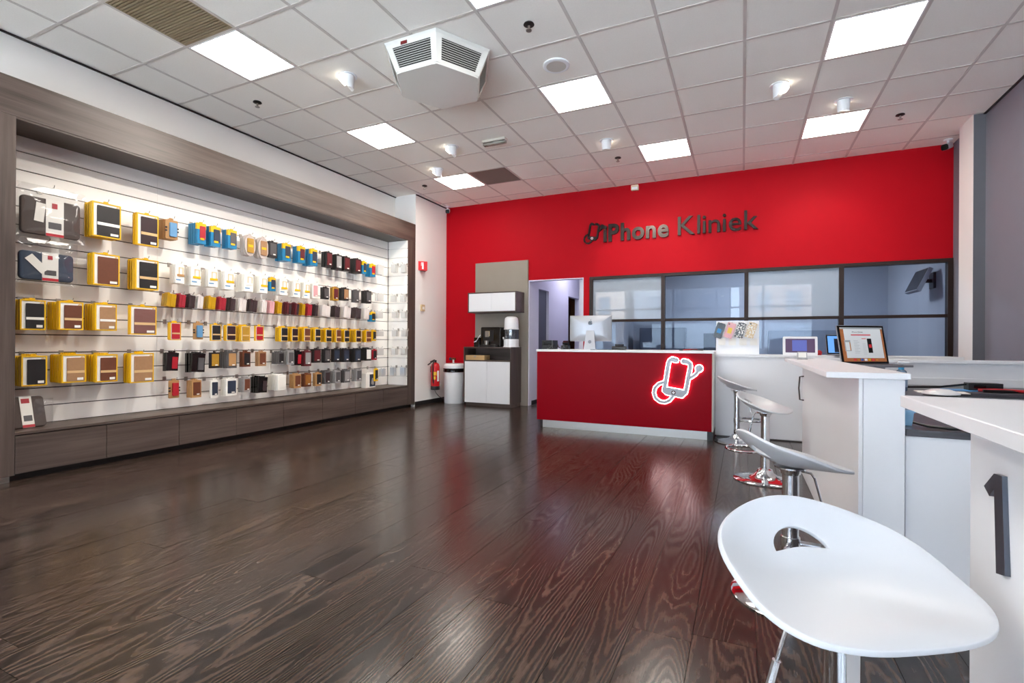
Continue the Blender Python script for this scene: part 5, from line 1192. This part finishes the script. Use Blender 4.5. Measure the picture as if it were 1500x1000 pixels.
# row 6
for r in [(6, 'kraft', 'red', 249, 264, 557, 583, 1), (6, 'box', 'kraft', 281, 295, 557, 582, 3, -5.09, 'brown'), (6, 'box', 'white', 309, 320, 557, 582, 1, -5.09, 'slate'), (6, 'box', 'white', 331, 347, 555, 579, 3, -5.09, 'slate'), (6, 'box', 'lgrey', 357, 367, 553, 574, 3, -5.09, 'brown'), (6, 'pouch', 'smoke', 379, 392, 552, 575, 4), (6, 'box', 'white', 407, 419, 549, 571, 6, -5.09, 'white'),
          (6, 'box', 'kraft', 431, 441, 548, 568, 3, -5.09, 'brown'), (6, 'box', 'brown', 446, 456, 547, 566, 2, -5.09, 'wood'), (6, 'box', 'kraft', 463, 471, 546, 565, 2, -5.09, 'black'), (6, 'box', 'grey', 476, 484, 544, 562, 4, -5.09, 'smoke'), (6, 'box', 'lgrey', 491, 499, 543, 561, 3, -5.09, 'grey'), (6, 'box', 'grey', 504, 513, 542, 560, 3, -5.09, 'lgrey'), (6, 'box', 'lgrey', 522, 530, 541, 558, 3, -5.09, 'grey'),
          (6, 'box', 'yellow', 549, 554, 540, 558, 1, -5.09, 'black'), (6, 'clear', 'blue', 559, 565, 540, 551, 2)]: goods(*r)
# clear packs on the slats of the far return
for ri, (z, us) in enumerate(((393, (576, 590)), (437, (575, 589)), (461, (577, 590)), (488, (577, 591)), (515, (576, 590)), (544, (574, 589)))):
    for ui, u in enumerate(us):
        p = on_y(u, z, 6.42); w, h = 0.085, 0.13 if ri in (0, 5) else 0.10
        for q in range(2):
            t = thing('clear_blister_pack', 'clear blister, %s on the %s hook of the return wall, %s' % (('front', 'rear')[q], ('inner', 'outer')[ui], ROWN[ri + 1]), 'package', (p.x, 6.42 + q * 0.035, p.z), -PI / 2, 'clear blister packs on the return wall')
            st_clear(t, w, h, 0.022, 'white' if ri < 5 else 'blue')
        hook((p.x, 6.538, p.z + h / 2 + 0.010), (p.x, 6.40, p.z + h / 2 + 0.010), True, 'chrome %s hook on the return wall, %s' % (('inner', 'outer')[ui], ROWN[ri + 1]))

# laptop sleeves in plastic bags, one more standing on the bench
def sleeve(t, w, h, th, c):
    bevel(MB().rbox(-th, -w / 2, -h / 2, 0, w / 2, h / 2, 0.03, 'x', 5).build('sleeve_body', C[c], t), 0.010, 3)
    P(t, 'paper_wrap', M_card, 0.0, -w * 0.10, -h / 2 - 0.002, 0.003, w * 0.20, h / 2 + 0.001); P(t, 'red_foot', C['red'], 0.003, -w * 0.10, -h / 2, 0.0042, w * 0.20, -h / 2 + 0.022)
    P(t, 'wrap_logo', C['red'], 0.003, 0.0, h * 0.26, 0.0045, w * 0.09, h * 0.40); P(t, 'wrap_picture', C['grey'], 0.003, -w * 0.06, -h * 0.30, 0.0042, w * 0.16, -h * 0.12, 0.004)
def bag(t, w, h, th):
    mb = MB(); ny, nz = 12, 9; rb = random.Random(int(w * 1000))
    for sx in (0, 1):
        for i in range(ny + 1):
            for j in range(nz + 1):
                y = -w / 2 + w * i / ny; z = -h / 2 + h * j / nz; e = min(i, ny - i, j, nz - j)
                x = (0.010 + 0.008 * rb.random()) if sx == 0 else (-th - 0.008 * rb.random())
                f_ = (0.0, 0.55, 0.85, 1.0)[min(e, 3)]; x = -th / 2 + (x + th / 2) * f_
                mb.v.append(Vector((x, y, z)))
    for sx in (0, 1):
        o_ = sx * (ny + 1) * (nz + 1)
        for i in range(ny):
            for j in range(nz): a = o_ + i * (nz + 1) + j; mb.f.append([a, a + nz + 1, a + nz + 2, a + 1])
    return mb
for (u0, u1, v0, v1, c, lab, bb) in ((30, 118, 287, 351, 'taupe', 'taupe felt laptop sleeve in a clear bag on the top tablet row', (25, 128, 266, 357)), (28, 108, 366, 415, 'navy', 'navy laptop sleeve with loose tag in a clear bag on the second tablet row', (22, 116, 356, 418))):
    Xf = -5.07; a = on_x(u0, (v0 + v1) / 2, Xf); b = on_x(u1, (v0 + v1) / 2, Xf); uc = (u0 + u1) / 2
    yc = (a.y + b.y) / 2; w = b.y - a.y; zt, zb = on_x(uc, v0, Xf).z, on_x(uc, v1, Xf).z
    k_ = 0.84; h = (zt - zb) * k_; zc = (zt + zb) / 2
    t = thing('laptop_sleeve', lab, 'laptop sleeve', (Xf, yc, zc), 0, 'bagged laptop sleeves')
    sleeve(t, w, h, 0.035, c)
    bw = on_x(bb[1], (v0 + v1) / 2, Xf).y - on_x(max(bb[0], 24), (v0 + v1) / 2, Xf).y; bh = h + 0.13
    o = bag(t, bw * 0.98, bh, 0.035).build('plastic_bag', M_bag, t, True); o.location = (0, 0.01, 0.035)
    MB().box(0.004, -0.03, -0.075, 0.006, 0.03, 0.075, Matrix.Translation((0, -w * 0.2, 0.015 if c == 'navy' else 0.03)) @ Matrix.Rotation(0.75 if c == 'navy' else -0.1, 4, 'X')).build('hang_tag', M_card, t)
    hook((XS, yc, zc + bh / 2 + 0.025), (Xf + 0.04, yc, zc + bh / 2 + 0.025), True, 'chrome wire hook holding the bagged %s laptop sleeve' % words_.get(c, c))
Xf = -5.0; a = on_x(14, 600, Xf); b = on_x(74, 600, Xf)
t = thing('laptop_sleeve', 'taupe felt laptop sleeve standing on the bench against the slats', 'laptop sleeve', (Xf - 0.08, (a.y + b.y) / 2, 0.362 + 0.125), 0, None)
Msl = Matrix.Rotation(-0.3, 4, 'Y')
w, h = b.y - a.y, 0.25
bevel(MB().rbox(-0.035, -w / 2, -h / 2, 0, w / 2, h / 2, 0.03, 'x', 5, Msl).build('sleeve_body', C['taupe'], t), 0.010, 3)
MB().box(0.0, -w * 0.12, -h / 2 - 0.002, 0.003, w * 0.18, h / 2 + 0.001, Msl).build('paper_wrap', M_card, t); MB().box(0.003, -w * 0.12, -h / 2, 0.0045, w * 0.18, -h / 2 + 0.022, Msl).build('red_foot', C['red'], t)
MB().box(0.003, -0.02, h * 0.27, 0.0045, 0.03, h * 0.42, Msl).build('wrap_logo', C['red'], t); MB().box(0.003, -w * 0.07, -h * 0.3, 0.0045, w * 0.14, -h * 0.12, Msl).build('wrap_picture', C['grey'], t)
o = bag(t, w * 0.5, h * 0.85, 0.02); o.build('plastic_bag', M_bag, t, True).location = (0.03, w * 0.42, -0.01)
# boxed cable kit standing on the bench
a, b = on_x(536, 556, -5.12), on_x(550, 556, -5.12)
t = thing('accessory_box', 'white and black accessory box standing on the bench under the slats', 'box', (-5.12, (a.y + b.y) / 2, 0.362))
w = (b.y - a.y); B(-0.09, -w / 2, 0, 0, w / 2, 0.215).build('box', M_card, t); B(0, -w * 0.12, 0.015, 0.002, w * 0.46, 0.20).build('black_face', C['slate'], t)
MB().rbox(0.002, -0.01, 0.05, 0.006, w * 0.25, 0.15, 0.02, 'x', 4, Matrix.Rotation(-0.25, 4, 'X')).build('product_print', C['lgrey'], t)
P(t, 'hang_tab', M_card, -0.05, -0.02, 0.215, -0.045, 0.02, 0.245)
